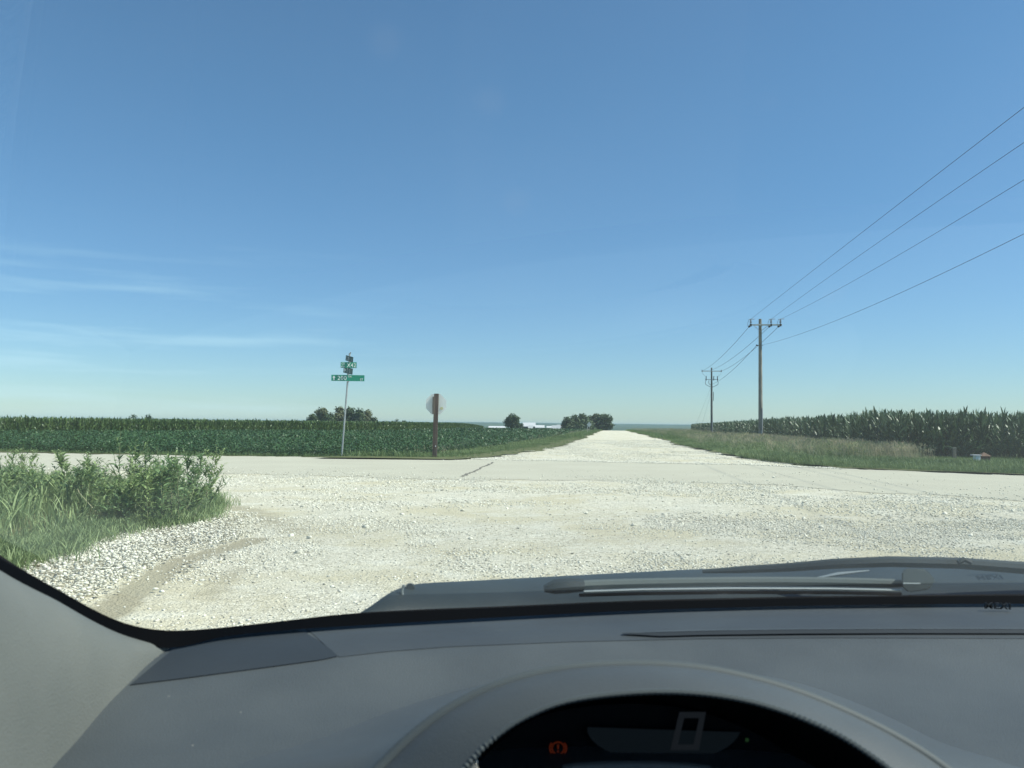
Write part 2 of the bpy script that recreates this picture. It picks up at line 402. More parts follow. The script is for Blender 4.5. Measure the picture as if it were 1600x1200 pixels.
# ------------------------------------------------------------------ loose stones
def stone_protos(n=10):
    out = []
    for _ in range(n):                              # angular chips: hulls of a few random points
        bm = bmesh.new(); pts = rng.normal(size=(11, 3)); pts /= np.linalg.norm(pts, axis=1)[:, None]; pts *= np.array([1, rng.uniform(.55, .9), rng.uniform(.35, .65)]) * rng.uniform(.8, 1.15, (11, 1))
        for p in pts: bm.verts.new(p)
        h = bmesh.ops.convex_hull(bm, input=bm.verts[:]); bmesh.ops.delete(bm, geom=[g for g in set(h['geom_interior'] + h['geom_unused']) if isinstance(g, bmesh.types.BMVert)], context='VERTS')
        bmesh.ops.triangulate(bm, faces=bm.faces[:]); bm.verts.index_update()
        out.append((np.array([v.co[:] for v in bm.verts]), np.array([[v.index for v in f.verts] for f in bm.faces]))); bm.free()
    return out
SP = stone_protos()
M_stone = mat('limestone_chips', (.40, .38, .30), .95, tint=(.90, .88, .75), spec=.15)
def stones_in(n, y0, y1, smin, smax, mask=None, p=2.0, lift=0.0, tmul=None, hw=.68):
    y = np.sqrt(rng.uniform(y0 ** 2, y1 ** 2, n)); x = rng.uniform(-hw, hw, n) * y
    keep = (y < far_y(x)) & ~in_poly(x, y, bank_poly)
    if mask is not None: keep &= mask(x, y)
    x, y = x[keep], y[keep]; s = smin + (smax - smin) * rng.random(len(x)) ** p
    onpav = (y > near_y(x)) & (y < far_y(x))
    z = np.where(onpav, .008, apron_bump(x, y)) + s * .2
    return np.stack([x, y, z], -1), s
thin = lambda x, y: (rng.random(len(x)) < (.08 + 1.05 * smooth(.40, .62, .6 * vnoise(x, y, 1.5, 21) + .4 * vnoise(x, y, .5, 22))) * (1 - .9 * np.clip(dirt(x, y) * 1.3, 0, 1)))
off_pav = lambda x, y: (y < near_y(x) + rng.exponential(.7, len(x)) * (rng.random(len(x)) < .6)) | (rng.random(len(x)) < .04)
P1, S1 = stones_in(150000, 4.3, 12, .005, .021, lambda x, y: thin(x, y), 2.2)
P2, S2 = stones_in(130000, 11, 24, .008, .030, lambda x, y: thin(x, y) & off_pav(x, y), 2.4)
# windrow of coarse rock beneath the bank
rock_poly = np.array([tuple(G(*p)[:2]) for p in ((40, 876), (110, 850), (160, 834), (230, 828), (300, 817), (352, 800), (385, 812), (370, 842), (300, 862), (235, 905), (170, 945), (110, 930), (40, 895))])
def in_rocks(x, y): return in_poly(x + .5 * (vnoise(x, y, .4, 31) - .5) + rng.normal(0, .16, len(x)), y + .5 * (vnoise(x, y, .5, 32) - .5) + rng.normal(0, .2, len(x)), rock_poly) & (rng.random(len(x)) > dirt(x, y) * 1.2) & (rng.random(len(x)) < .35 + .65 * vnoise(x, y, .35, 33))
x = rng.uniform(-6.8, -2.6, 120000); y = rng.uniform(4.6, 11.8, 120000); kk = in_rocks(x, y); x, y = x[kk], y[kk]
s3 = .006 + .024 * rng.random(len(x)) ** 2.4; P3 = np.stack([x, y, .01 + .05 * rng.random(len(x)) * vnoise(x, y, .6, 5) + s3 * .3], -1)
# dark bits and a few large stones
P4, S4 = stones_in(260, 6, 22, .03, .06, lambda x, y: off_pav(x, y), 2)
# crumbs where the gravel road spills onto the paving, and chips on the gravel road itself
x = rng.uniform(-1.5, 10.5, 9000); y = far_y(x) + rng.normal(.1, .28, 9000) + .5 * (vnoise(x, x * 0, 2, 7) - .5); S5 = .010 + .03 * rng.random(9000) ** 2; P5 = np.column_stack([x, y, land(x, y) + .008 + S5 * .2])
y = rng.uniform(29, 75, 60000); x = rng.uniform(road_l(y) - .3, road_r(y) + .3); kk = rng.random(60000) < .15 + .85 * smooth(.4, .65, vnoise(x, y * .35, 1.2, 11)); x, y = x[kk], y[kk]; S6 = .010 + .03 * rng.random(len(x)) ** 2; P6 = np.column_stack([x, y, land(x, y) + .003 + S6 * .2])
PA = np.vstack([P1, P2, P3, P4, P5, P6]); SA = np.concatenate([S1, S2, s3, S4, S5, S6])
tt = np.clip(rng.normal(.60, .27, len(PA)), 0, 1); tt[rng.random(len(PA)) < .05] = 0
tag(scatter('gravel_stones', SP, PA, SA, rng.uniform(0, 6.28, len(PA)), 0, m=M_stone, tintf=tt), 'loose pale limestone chips spread over the gravel apron', 'gravel', kind='stuff')

# ------------------------------------------------------------------ crops and grass
def leaf_strip(L, W, n, a0, bend, az, z0, r0=0.0, roll_=0.0, fold=0):
    """a tapering blade leaving the stem at height z0: a0 start elevation, bend how far it droops"""
    p = np.array([r0 * math.cos(az), r0 * math.sin(az), z0]); V, Q = [], []
    side = np.array([-math.sin(az), math.cos(az), 0]); el = a0
    for i in range(n + 1):
        t = i / n; wv = W * (math.sin(math.pi * min(1, .18 + t * .82)) ** .7 if t < 1 else 0.04) * .5
        d = np.array([math.cos(az) * math.cos(el), math.sin(az) * math.cos(el), math.sin(el)])
        nn = np.cross(side, d); sd = side * math.cos(roll_) + nn * math.sin(roll_)
        V += [p - sd * wv, p + sd * wv]; p = p + d * L / n; el -= bend / n * (0.5 + t)
    for i in range(n): Q.append((2 * i, 2 * i + 1, 2 * i + 3, 2 * i + 2))
    return np.array(V), np.array(Q)
def join(parts):
    V, Q, o = [], [], 0
    for v, q in parts: V.append(v); Q.append(q + o); o += len(v)
    return np.vstack(V), np.vstack(Q)
def stem(h, r, lean=0.0):
    v = [];
    for z, rr in ((0, r), (h, r * .5)):
        for k_ in range(3): v.append((rr * math.cos(k_ * 2.09) + lean * z, rr * math.sin(k_ * 2.09), z))
    return np.array(v, float), np.array([(0, 1, 4, 3), (1, 2, 5, 4), (2, 0, 3, 5)])
def corn(nl=13, seg=5, wide=1.0):
    parts = [stem(1.6, .016)]; az = rng.uniform(0, 6.28)
    for i in range(nl):
        t = i / (nl - 1); z = .25 + 1.3 * t; az += math.pi + rng.normal(0, .35)
        parts.append(leaf_strip(rng.uniform(.55, .85) * (1 - .35 * t), .085 * wide * rng.uniform(.8, 1.1), seg, R(58 + 20 * t) + rng.normal(0, .1), rng.uniform(1.2, 2.4) * (1 - .62 * t), az, z, .012, rng.normal(0, .4)))
    for i in range(3): parts.append(leaf_strip(rng.uniform(.30, .48), .05 * wide, 3, R(80), rng.uniform(0, .35), az + i * 2.1, 1.5, .005, rng.normal(0, .3)))
    return join(parts)
M_corn = mat('corn_leaves', (.036, .080, .038), .45, tint=(.125, .19, .10), spec=.5, trans=.2, var=(.05, .10, .04), vscale=3)
corn_near = [corn(14, 5) for _ in range(8)]; corn_far = [corn(9, 3, 1.5) for _ in range(6)]
def rows(poly, nrows, gap, step, inward, jit=.04, zf=land):
    """rows of plants parallel to a polyline, stepping inward"""
    P = []
    for r_ in range(nrows):
        for (x0, y0), (x1, y1) in zip(poly, poly[1:]):
            L = math.hypot(x1 - x0, y1 - y0); n = int(L / step); t = (np.arange(n) + rng.random(n) * .5) / n
            P.append(np.stack([x0 + (x1 - x0) * t + inward[0] * gap * r_, y0 + (y1 - y0) * t + inward[1] * gap * r_], -1))
    P = np.vstack(P); P += rng.normal(0, jit, P.shape)
    return np.column_stack([P, zf(P[:, 0], P[:, 1])])
side_near = [(float(right_field_edge(y)), y) for y in (34.5, 46, 58, 69, 82)]
side_far = [(float(right_field_edge(y)), y) for y in (82, 94, 120, 150, 190, 235)]
front = [(16.4, 34.6), (24, 33.6), (34, 32.2), (48, 30)]
Pn = np.vstack([rows(side_near, 9, .76, .17, (1, .12)), rows(front, 9, .76, .17, (.1, 1))]); Pf = rows(side_far, 9, .8, .24, (1, .12))
cr = scatter('corn_field', corn_near, Pn, rng.uniform(.92, 1.1, len(Pn)), rng.uniform(0, 6.28, len(Pn)), .06, Sz=rng.normal(.95, .055, len(Pn)) + .12 * vnoise(Pn[:, 0], Pn[:, 1], 2.5, 3), m=M_corn)
tag(cr, 'tall dark green corn standing behind the right roadside grass', 'corn field', kind='stuff')
cf = scatter('corn_field', corn_far, Pf, rng.uniform(.95, 1.15, len(Pf)), rng.uniform(0, 6.28, len(Pf)), .04, Sz=rng.normal(1.0, .04, len(Pf)), m=M_corn)
tag(cf, 'distant stretch of corn running beside the gravel road past the utility poles', 'corn field', kind='stuff')
left_edge = [(-110, 52), (-42.5, 69), (-31.6, 100), (-20, 122), (-16, 160), (-13.5, 215), (-10, 290)]
M_corn2 = mat('younger_corn_leaves', (.065, .125, .040), .42, tint=(.15, .23, .075), spec=.45, trans=.25)
Pl = rows(left_edge, 8, .8, .22, (-.2, 1))
cl = scatter('corn_field', corn_far, Pl, rng.uniform(.9, 1.1, len(Pl)), rng.uniform(0, 6.28, len(Pl)), .05, Sz=rng.normal(.96, .04, len(Pl)), m=M_corn2)
tag(cl, 'lighter green corn strip behind the soybeans on the left', 'corn field', kind='stuff')

def soy(nl, size, rad=.26, h=.72):
    parts = []
    for i in range(nl):
        az = rng.uniform(0, 6.28); r = rad * math.sqrt(rng.random()); z = h * (.45 + .55 * rng.random() ** .6) * (1 - .35 * (r / rad) ** 2)
        L = size * rng.uniform(.8, 1.2); W = L * .72; el = rng.normal(.05, .55); a2 = rng.uniform(0, 6.28)
        d = np.array([math.cos(a2) * math.cos(el), math.sin(a2) * math.cos(el), math.sin(el)]); s = np.array([-math.sin(a2), math.cos(a2), rng.normal(0, .4)]); s /= np.linalg.norm(s)
        p = np.array([r * math.cos(az), r * math.sin(az), z])
        parts.append((np.array([p, p + d * L * .45 - s * W / 2, p + d * L, p + d * L * .45 + s * W / 2]), np.array([(0, 1, 2, 3)])))
    return join(parts)
soy_n = [soy(46, .095) for _ in range(6)]; soy_m = [soy(20, .15, .34) for _ in range(6)]; soy_f = [soy(16, .30, .7) for _ in range(6)]
M_soy = mat('soybean_leaves', (.026, .072, .024), .5, tint=(.062, .135, .045), spec=.4, trans=.22)
def soy_edge(y): return road_l(y) - 4.2 + .4 * np.sin(y)
def soy_pts(y0, y1, gap, step, xl):
    out = []
    for r_ in np.arange(y0, y1, gap):              # rows run across the view, parallel to the paved road
        x = np.arange(xl * r_ - 4, 8 + r_ * .12, step); x = x + rng.normal(0, .05, len(x)); y = r_ + rng.normal(0, .05, len(x)) - .16 * x * (r_ < 400)
        k_ = (x < soy_edge(y)) & (y > far_y(x) + 1.9 + .3 * vnoise(x, y, 1, 2))
        lx, ly = np.array(left_edge).T; k_ &= ~((x < -10) & (y > np.interp(x, lx, ly) - .6))
        out.append(np.stack([x[k_], y[k_]], -1))
    P = np.vstack(out); return np.column_stack([P, land(P[:, 0], P[:, 1])])
S_ = soy_pts(26, 52, .5, .3, -.72); s_n = S_[S_[:, 1] < 50]
s_m = soy_pts(48, 110, .76, .5, -.72); s_m = s_m[s_m[:, 1] >= 50]; s_m = s_m[s_m[:, 1] < 105]
s_f = soy_pts(100, 270, 1.6, 1.0, -.3); s_f = s_f[s_f[:, 1] >= 105]
o1 = scatter('soybean_field', soy_n, s_n, rng.uniform(.85, 1.15, len(s_n)), rng.uniform(0, 6.28, len(s_n)), .05, m=M_soy)
tag(o1, 'dark green soybean plants nearest the paved road behind both sign posts', 'soybean field', kind='stuff')
P = np.vstack([s_m]); o2 = scatter('soybean_field', soy_m, P, rng.uniform(.9, 1.15, len(P)), rng.uniform(0, 6.28, len(P)), .05, m=M_soy)
tag(o2, 'middle stretch of the soybean field in front of the corn strip', 'soybean field', kind='stuff')
o3 = scatter('soybean_field', soy_f, s_f, rng.uniform(.9, 1.1, len(s_f)), rng.uniform(0, 6.28, len(s_f)), .03, Sz=rng.uniform(.9, 1.05, len(s_f)), m=M_soy)
tag(o3, 'far end of the soybean field reaching the crest beside the gravel road', 'soybean field', kind='stuff')

def tuft(nb, h, spread, wid, seg=3, droop=1.0):
    parts = []
    for i in range(nb):
        v, q = leaf_strip(h * rng.uniform(.55, 1.1), wid * rng.uniform(.7, 1.2), seg, R(rng.uniform(62, 88)), rng.uniform(.2, 1.3) * droop, rng.uniform(0, 6.28), 0, 0, rng.normal(0, .3))
        v = v + np.array([rng.normal(0, spread), rng.normal(0, spread), 0]); parts.append((v, q))
    return join(parts)
def seedy(nb, h, spread):
    parts = [tuft(int(nb * .7), h * .6, spread, .010, 2)]
    for i in range(nb):
        v, q = leaf_strip(h * rng.uniform(.8, 1.1), .007, 2, R(rng.uniform(76, 89)), rng.uniform(0, .4), rng.uniform(0, 6.28), 0)
        o = np.array([rng.normal(0, spread), rng.normal(0, spread), 0]); tip = v[-1] + o; parts.append((v + o, q))
        for k_ in range(4):
            a = rng.uniform(0, 6.28); d = np.array([math.cos(a) * .03, math.sin(a) * .03, -.02 - .03 * k_]); s = np.array([0, 0, .035]); c = tip + d
            parts.append((np.array([c - s - d * .2, c + np.array([.012, 0, 0]), c + s, c - np.array([.012, 0, 0])]), np.array([(0, 1, 2, 3)])))
    return join(parts)
M_grass = mat('roadside_grass', (.10, .165, .055), .55, tint=(.21, .29, .11), spec=.3, trans=.25)
M_tan = mat('seeding_brome', (.20, .27, .11), .7, tint=(.56, .47, .34), spec=.2, trans=.25)
G1 = [tuft(16, .34, .09, .014) for _ in range(6)]; G2 = [tuft(12, .42, .22, .03, 2) for _ in range(6)]; T1 = [seedy(9, .8, .10) for _ in range(5)]; T2 = [seedy(7, .8, .28) for _ in range(5)]
def place(n, xf, yf, keep=None, lift=.04):
    x, y = xf(n), yf(n); k_ = keep(x, y) if keep else np.ones(n, bool); x, y = x[k_], y[k_]
    return np.column_stack([x, y, land(x, y) + lift])
U = lambda a, b: (lambda n: rng.uniform(a, b, n))
gr = place(42000, U(9, 40), U(20, 36), lambda x, y: (y > far_y(x) + .08) & (x > road_r(y) + .05) & (y < 35.5) & (rng.random(len(x)) < np.clip(34 / y, .4, 1)))
gr2 = place(30000, U(8, 24), U(34, 75), lambda x, y: (x > road_r(y) + .1) & (x < right_field_edge(y) + .6))
gr3 = place(30000, U(12, 60), U(75, 240), lambda x, y: (x > road_r(y) + .1) & (x < right_field_edge(y) + .6))
gl = place(16000, U(-50, 5), U(22, 60), lambda x, y: (y > far_y(x) - .08) & (y < far_y(x) + 1.9) & (x < road_l(y)))
gl2 = place(15000, U(-10, 12), U(29, 80), lambda x, y: (x < road_l(y) + .2) & (x > road_l(y) - 4.4) & (y > far_y(x)))
gl3 = place(12000, U(-2, 34), U(80, 235), lambda x, y: (x < road_l(y) - .05) & (x > road_l(y) - 4.4))
def hs(P, f=1.0, lo=.6, hi=1.1): return f * rng.uniform(lo, hi, len(P))
def gscat(name, protos, P, Sz, m, label, S=None): 
    return tag(scatter(name, protos, P, Sz if S is None else S, rng.uniform(0, 6.28, len(P)), .1, Sz=Sz, m=m, tintf=np.clip(vnoise(P[:, 0], P[:, 1], 2.2, 5) * .8 + rng.normal(.1, .2, len(P)), 0, 1)), label, 'grass', kind='stuff')
hr = hs(gr) * (.45 + .5 * smooth(.2, 3, gr[:, 1] - far_y(gr[:, 0]))) * (1 - .45 * smooth(13, 17, gr[:, 0]) * smooth(27, 30, gr[:, 1]))
gscat('verge_grass', G1, gr, hr, M_grass, 'green roadside grass between the paved road and the right corn')
hr = hs(gr2) * (.5 + .9 * smooth(.2, 4, gr2[:, 0] - road_r(gr2[:, 1])))
gscat('verge_grass', G1, gr2, hr, M_grass, 'green grass slope right of the gravel road up to the near utility pole', S=hr * 1.3)
gscat('verge_grass', G2, gr3, hs(gr3, 1.0), M_grass, 'distant grass along the right side of the gravel road')
gscat('verge_grass', G1, gl, hs(gl, .45), M_grass, 'thin low grass strip at the foot of both sign posts')
hr = hs(gl2, 1.0) * (.2 + .8 * smooth(.2, 3.2, road_l(gl2[:, 1]) - gl2[:, 0]))
gscat('verge_grass', G1, gl2, hr, M_grass, 'green grass wedge left of the gravel road mouth', S=hr * 1.2)
gscat('verge_grass', G2, gl3, hs(gl3, .9), M_grass, 'distant grass along the left side of the gravel road')
br = place(26000, U(9, 26), U(31, 80), lambda x, y: (x > road_r(y) + 1.2 + 1.2 * vnoise(x, y, 3, 1)) & (x < right_field_edge(y) + .3) & (rng.random(len(x)) < .08 + .85 * smooth(.3, .6, vnoise(x, y, 4, 6)) * smooth(5.2, 2.2, right_field_edge(y) - x + 1.2 * vnoise(x, y, 2, 4))) & ~((y < 34.3) & (x > 16)) & (y > far_y(x) + 4))
gscat('brome_grass', T1, br, hs(br, .85, .7, 1.15), M_tan, 'tan seeding brome grass in front of the right corn')
br2 = place(4500, U(12, 60), U(78, 235), lambda x, y: (x > road_r(y) + 1.2) & (x < right_field_edge(y) + .4))
gscat('brome_grass', T2, br2, hs(br2, .9, .7, 1.1), M_tan, 'distant tan brome grass right of the gravel road')
br3 = place(7000, U(-8, 34), U(31, 220), lambda x, y: (x < road_l(y) - 2.3) & (x > road_l(y) - 4.6) & (y > far_y(x) + 3) & (rng.random(len(x)) < .75 * smooth(.35, .6, vnoise(x, y, 5, 9))))
gscat('brome_grass', T2, br3, hs(br3, .75, .7, 1.1), M_tan, 'tan seed heads between the soybeans and the gravel road')

# the weedy bank on the left
M_bank = mat('bank_grass', (.10, .17, .065), .5, tint=(.33, .42, .19), spec=.35, trans=.3)
B1 = [tuft(14, .42, .07, .011, 5, 1.5) for _ in range(6)] + [tuft(9, .55, .06, .022, 6, 1.9) for _ in range(3)]; B2 = [tuft(18, .22, .08, .010, 4, 1.3) for _ in range(6)]
n = 7500; x = rng.uniform(-17, -3, n); y = rng.uniform(5, 17, n); kk = in_poly(x, y, bank_poly) & (np.abs(x) < .75 * y) & (rng.random(n) < 1 - .55 * smooth(-.42, -.36, x / y)) ; x, y = x[kk], y[kk]
Pb = np.column_stack([x, y, bank_h(x, y)])
hb = rng.uniform(.5, 1.15, len(x)) * (.6 + .5 * smooth(0, 1.2, bank_h(x, y) * 9)); hb *= np.where(y > 11.5, .5, 1) * .85
tag(scatter('bank_grass', B1, Pb, hb, rng.uniform(0, 6.28, len(x)), .16, m=M_bank), 'long arching green grass on the bank at the left', 'grass', kind='stuff')
n = 2600; th = rng.uniform(0, 1, n); seg_i = (th * (len(bank) - 4)).astype(int); f_ = th * (len(bank) - 4) - seg_i
ex = bank[seg_i, 0] * (1 - f_) + bank[seg_i + 1, 0] * f_ + rng.normal(.0, .16, n) ; ey = bank[seg_i, 1] * (1 - f_) + bank[seg_i + 1, 1] * f_ + rng.normal(-.08, .22, n)
tag(scatter('bank_grass', B2, np.column_stack([ex, ey, np.full(n, .03)]), rng.uniform(.4, 1, n), rng.uniform(0, 6.28, n), .25, m=M_bank), 'short sprawling grass fringing the white rocks', 'grass', kind='stuff')

M_weed = mat('weed_leaves', (.09, .17, .07), .45, tint=(.23, .34, .15), spec=.35, trans=.28)
M_weed2 = mat('pale_weed_leaves', (.17, .26, .09), .5, tint=(.34, .44, .19), spec=.35, trans=.3)
M_stem = mat('weed_stems', (.14, .16, .07), .7)
def weed(base, h, label, lean=(0, 0), dens=1.0, m=M_weed, ll=.12, branches=7, w=.25):
    root = empty('weed_plant', base); tag(root, label, 'weed', 'leafy weeds on the left bank')
    st = MB(); parts = []
    def limb(p0, dirv, L, r, nleaf):
        pts = []; p = Vector(p0); d = Vector(dirv).normalized()
        for i in range(5):
            pts.append(p.copy()); d = (d + Vector((rng.normal(0, .07), rng.normal(0, .07), .06))).normalized(); p = p + d * L / 4
        st.tube(pts, [r, r * .85, r * .7, r * .5, r * .25], 4, cap=False)
        for i in range(nleaf):
            t = (i + .6) / nleaf; a = t * 4; j = min(3, int(a)); q = pts[j].lerp(pts[j + 1], a - j)
            sz = ll * rng.uniform(.7, 1.25) * (1.05 - .55 * t)
            v, f = leaf_strip(sz, sz * w, 3, R(rng.uniform(15, 60)), rng.uniform(.6, 1.6), i * 2.4 + rng.normal(0, .4), 0, 0, rng.normal(0, .4))
            parts.append((v + np.array(q[:]), f))
        return pts
    main = limb((0, 0, 0), (lean[0], lean[1], 1), h, .007, int(20 * dens * h / .8))
    for i in range(branches):
        t = rng.uniform(.12, .8); a = t * 4; j = int(a); q = main[j].lerp(main[j + 1], a - j); az = rng.uniform(0, 6.28)
        limb(q, (math.cos(az), math.sin(az), rng.uniform(.7, 1.5)), h * (1 - t) * rng.uniform(.5, .8) + .06, .004, int(13 * dens))
    st.build('stem', M_stem, root)
    V, Q = join(parts); link('leaves', npmesh('leaves', V, [Q], rng.random(len(Q))), m, root)
    return root
def on_bank(px, py):
    g = G(px, py, .08); return (g.x, g.y, float(bank_h(np.array([g.x]), np.array([g.y]))[0]) - .01)
weed(on_bank(186, 797), 1.02, 'tallest thin weed rising above the middle of the weedy clump', (.0, 0), .9, branches=5)
weed(on_bank(318, 800), .62, 'weed at the right end of the clump leaning out over the gravel', (.55, 0), .8, branches=3, ll=.10)
weed(on_bank(100, 800), .78, 'bright leafy weed standing apart left of the dense clump', (-.05, 0), 1.4, M_weed2, .13, 5)
weed(on_bank(18, 790), .80, 'wispy pale weed at the far left edge of the bank', (.1, 0), .4, M_weed2, .07, 6)
for i in range(44):
    u = rng.random(); px = 125 + 212 * u + rng.normal(0, 6); py = rng.uniform(775, 822) - (14 if px > 300 else 0)
    h = (.46 + .30 * math.sin(math.pi * min(1, max(0, (px - 110) / 250))) ** .8) * rng.uniform(.5, 1.32)
    weed(on_bank(px, py), h, 'dark leafy weed in the dense clump beside the gravel', (rng.normal(0, .15), rng.normal(0, .1)), 1.15, M_weed if rng.random() < .55 else M_weed2, rng.uniform(.09, .14))
for i in range(26):
    px, py = rng.uniform(-60, 165), rng.uniform(765, 812)
    weed(on_bank(px, py), rng.uniform(.38, .68), 'low lighter weed scattered in the grass left of the clump', (rng.normal(0, .15), 0), 1, M_weed2 if rng.random() < .6 else M_weed, .10)
for px, py, dx, h, lb in ((215, 808, -.28, .50, 'long dry straw stalk leaning left across the weedy clump'), (300, 812, .6, .34, 'short pale straw stalk leaning right at the clump foot'), (172, 822, -.75, .44, 'dry bent straw stalk low in front of the clump')):
    b = on_bank(px, py); root = empty('dry_stalk', b); tag(root, lb, 'weed', 'dry stalks in the weeds')
    MB().tube([(0, 0, 0), (dx * h * .5, -.05, h * .55), (dx * h, -.08, h)], [.005, .004, .002], 4).build('stem', mat('straw', (.42, .40, .24), .7), root)
    MB().tube([(dx * h, -.08, h), (dx * h * 1.06, -.08, h * 1.1)], [.006, .002], 4).build('seed_head', mat('straw_head', (.36, .33, .20), .8), root)

# ------------------------------------------------------------------ trees
def tree(name, base, W, H, label, cat='tree', group=None, m=None, lobes=12, nf=2200, low=.12, seed=0, leaf=None):
    r_ = np.random.default_rng(seed + 100)
    root = empty(name, base); tag(root, label, cat, group)
    tk = MB(); tk.tube([(0, 0, -.3), (0.02 * H, 0, H * .3), (0, .02 * H, H * .62)], [W * .045 + .05, W * .035 + .04, W * .015], 6)
    C_ = []
    for i in range(lobes):
        a = r_.uniform(0, 6.28); rr = W * .30 * math.sqrt(r_.random()); z = H * r_.uniform(low + .18, .84); sz = W * r_.uniform(.16, .27) * (1.15 - .45 * z / H)
        C_.append((rr * math.cos(a) * (1.25 - .6 * z / H), rr * math.sin(a), z, sz))
        tk.tube([(0, 0, H * .25), (rr * math.cos(a) * .5, rr * math.sin(a) * .5, z * .7), (rr * math.cos(a), rr * math.sin(a), z)], [.03 * W * .5, .02 * W * .5, .01], 4, cap=False)
    C_.append((0, 0, H * .82, W * .2)); C_.append((0, 0, H * .5, W * .33))
    C_ = np.array(C_)
    tk.build('trunk', mat('bark', (.09, .075, .055), .9), root)
    ix = r_.choice(len(C_), nf, p=C_[:, 3] ** 2 / (C_[:, 3] ** 2).sum())
    d = r_.normal(size=(nf, 3)); d /= np.linalg.norm(d, axis=1)[:, None]; rad = C_[ix, 3] * (r_.random(nf) ** .35) * r_.uniform(.75, 1.18, nf)
    P = C_[ix, :3] + d * rad[:, None] * np.array([1.1, 1.1, .95])
    P[:, 2] = np.clip(P[:, 2], H * low * .4, None)
    L = (leaf or W * .045) * r_.uniform(.6, 1.4, nf); a = r_.normal(size=(nf, 3)); a /= np.linalg.norm(a, axis=1)[:, None]; b = np.cross(a, d + .01); b /= np.linalg.norm(b, axis=1)[:, None]
    V = np.stack([P - a * L[:, None], P - b * L[:, None] * .7, P + a * L[:, None], P + b * L[:, None] * .7], 1).reshape(-1, 3)
    link('crown', npmesh('crown', V, [np.arange(nf * 4).reshape(-1, 4)], np.clip(.5 * (ix % 5) / 4 + r_.random(nf) * .5, 0, 1)), m, root)
    return root
M_tree = mat('tree_leaves', (.038, .072, .030), .6, tint=(.10, .145, .06), trans=.2, spec=.3)
M_tree2 = mat('olive_tree_leaves', (.08, .11, .045), .6, tint=(.19, .20, .10), trans=.2, spec=.3)
def tree_px(name, px, top, wpx, D, label, **k):
    if k.get('group') == 'trees in the grove at the end of the gravel road': wpx *= 1.12
    g = at(px, 664, D); z = float(land(g.x, D)); H = at(px, top, D).z - z
    return tree(name, (g.x, D, z), wpx * 1.3 / F * D, H, label, **k)
# the big clump behind the street sign
DT = 330
gA = 'trees in the clump behind the street sign'
tree_px('broadleaf_tree', 503, 635, 24, DT, 'separate open-crowned tree at the left end of the clump behind the street sign', group=gA, m=M_tree2, seed=1, low=.3)
tree_px('broadleaf_tree', 489, 646, 20, DT - 8, 'low dark round tree at the very left foot of the clump behind the street sign', group=gA, m=M_tree, seed=2)
tree_px('broadleaf_tree', 530, 633, 26, DT + 5, 'tallest tree of the clump, touching the left side of the street sign post', group=gA, m=M_tree2, seed=3)
tree_px('broadleaf_tree', 548, 634, 26, DT, 'tall tree of the clump just right of the street sign post', group=gA, m=M_tree, seed=4)
tree_px('broadleaf_tree', 562, 637, 26, DT - 4, 'dark tree in the middle right of the clump behind the street sign', group=gA, m=M_tree, seed=5)
tree_px('broadleaf_tree', 573, 640, 24, DT + 3, 'paler olive tree at the right shoulder of the clump behind the street sign', group=gA, m=M_tree2, seed=6)
tree_px('broadleaf_tree', 515, 645, 24, DT - 12, 'low dark tree filling the front of the clump left of the street sign post', group=gA, m=M_tree, seed=7)
tree_px('broadleaf_tree', 585, 652, 20, DT, 'low dark tree at the right end of the clump behind the street sign', group=gA, m=M_tree, seed=8)
gB = 'small far trees between the clump and the stop sign'
for px, tp, wp, lb in ((602, 655, 12, 'first small far tree right of the big clump'), (613, 654, 9, 'narrow small far tree with a pointed top right of the big clump'), (620, 651.5, 11, 'round far tree, tallest of the small ones between clump and stop sign'),
                       (632, 654, 10, 'last small far tree before the white shed left of the stop sign'), (649, 659, 10, 'tiny low far tree directly right of the white shed near the stop sign')):
    tree_px('broadleaf_tree', px, tp, wp, 480, lb, group=gB, m=M_tree, seed=int(px), nf=500, lobes=5)
gC = 'treetops showing over the left corn'
for px, tp, wp, lb in ((206, 646, 20, 'rounded treetop over the corn at the far left, the larger of a pair'), (231, 647.5, 22, 'lower flat treetop just right of the larger one over the left corn'), (395, 654.5, 12, 'tiny treetop over the corn well left of the street sign'), (462, 653.5, 14, 'small low treetop at the left of the big clump'), (440, 656, 14, 'faint low treetop over the corn, left of the small one by the clump')):
    tree_px('broadleaf_tree', px, tp, wp, 420, lb, group=gC, m=M_tree, seed=int(px), nf=500, lobes=5)
# single tree and bush
tree_px('broadleaf_tree', 801, 648, 27, 300, 'lone rounded tree in front of the far white sheds', m=M_tree, seed=21, nf=2200, low=.04)
tree_px('shrub', 815, 661, 12, 295, 'low bush at the right foot of the lone rounded tree', cat='shrub', m=M_tree, seed=22, nf=500, lobes=5, low=0)
gD = 'trees in the grove at the end of the gravel road'
for i, (px, tp, wp, D, lb, mm) in enumerate(((886, 651, 20, 292, 'low dark tree at the left end of the grove beside the far sheds', M_tree), (898, 648, 22, 300, 'second tree from the left in the road end grove, with a sloping top', M_tree), (909, 645, 20, 304, 'tallest ragged-topped tree in the road end grove', M_tree),
        (922, 648, 16, 302, 'small dark treetop in the notch of the road end grove', M_tree), (932, 646, 24, 298, 'broad tree with brownish top in the right half of the road end grove', M_tree2), (944, 647, 24, 294, 'round dense tree closing the right end of the road end grove', M_tree), (915, 656, 26, 284, 'low bushy tree across the front of the road end grove', M_tree))):
    tree_px('broadleaf_tree', px, tp, wp, D, lb, group=gD, m=mm, seed=40 + i, nf=2200, low=.02)

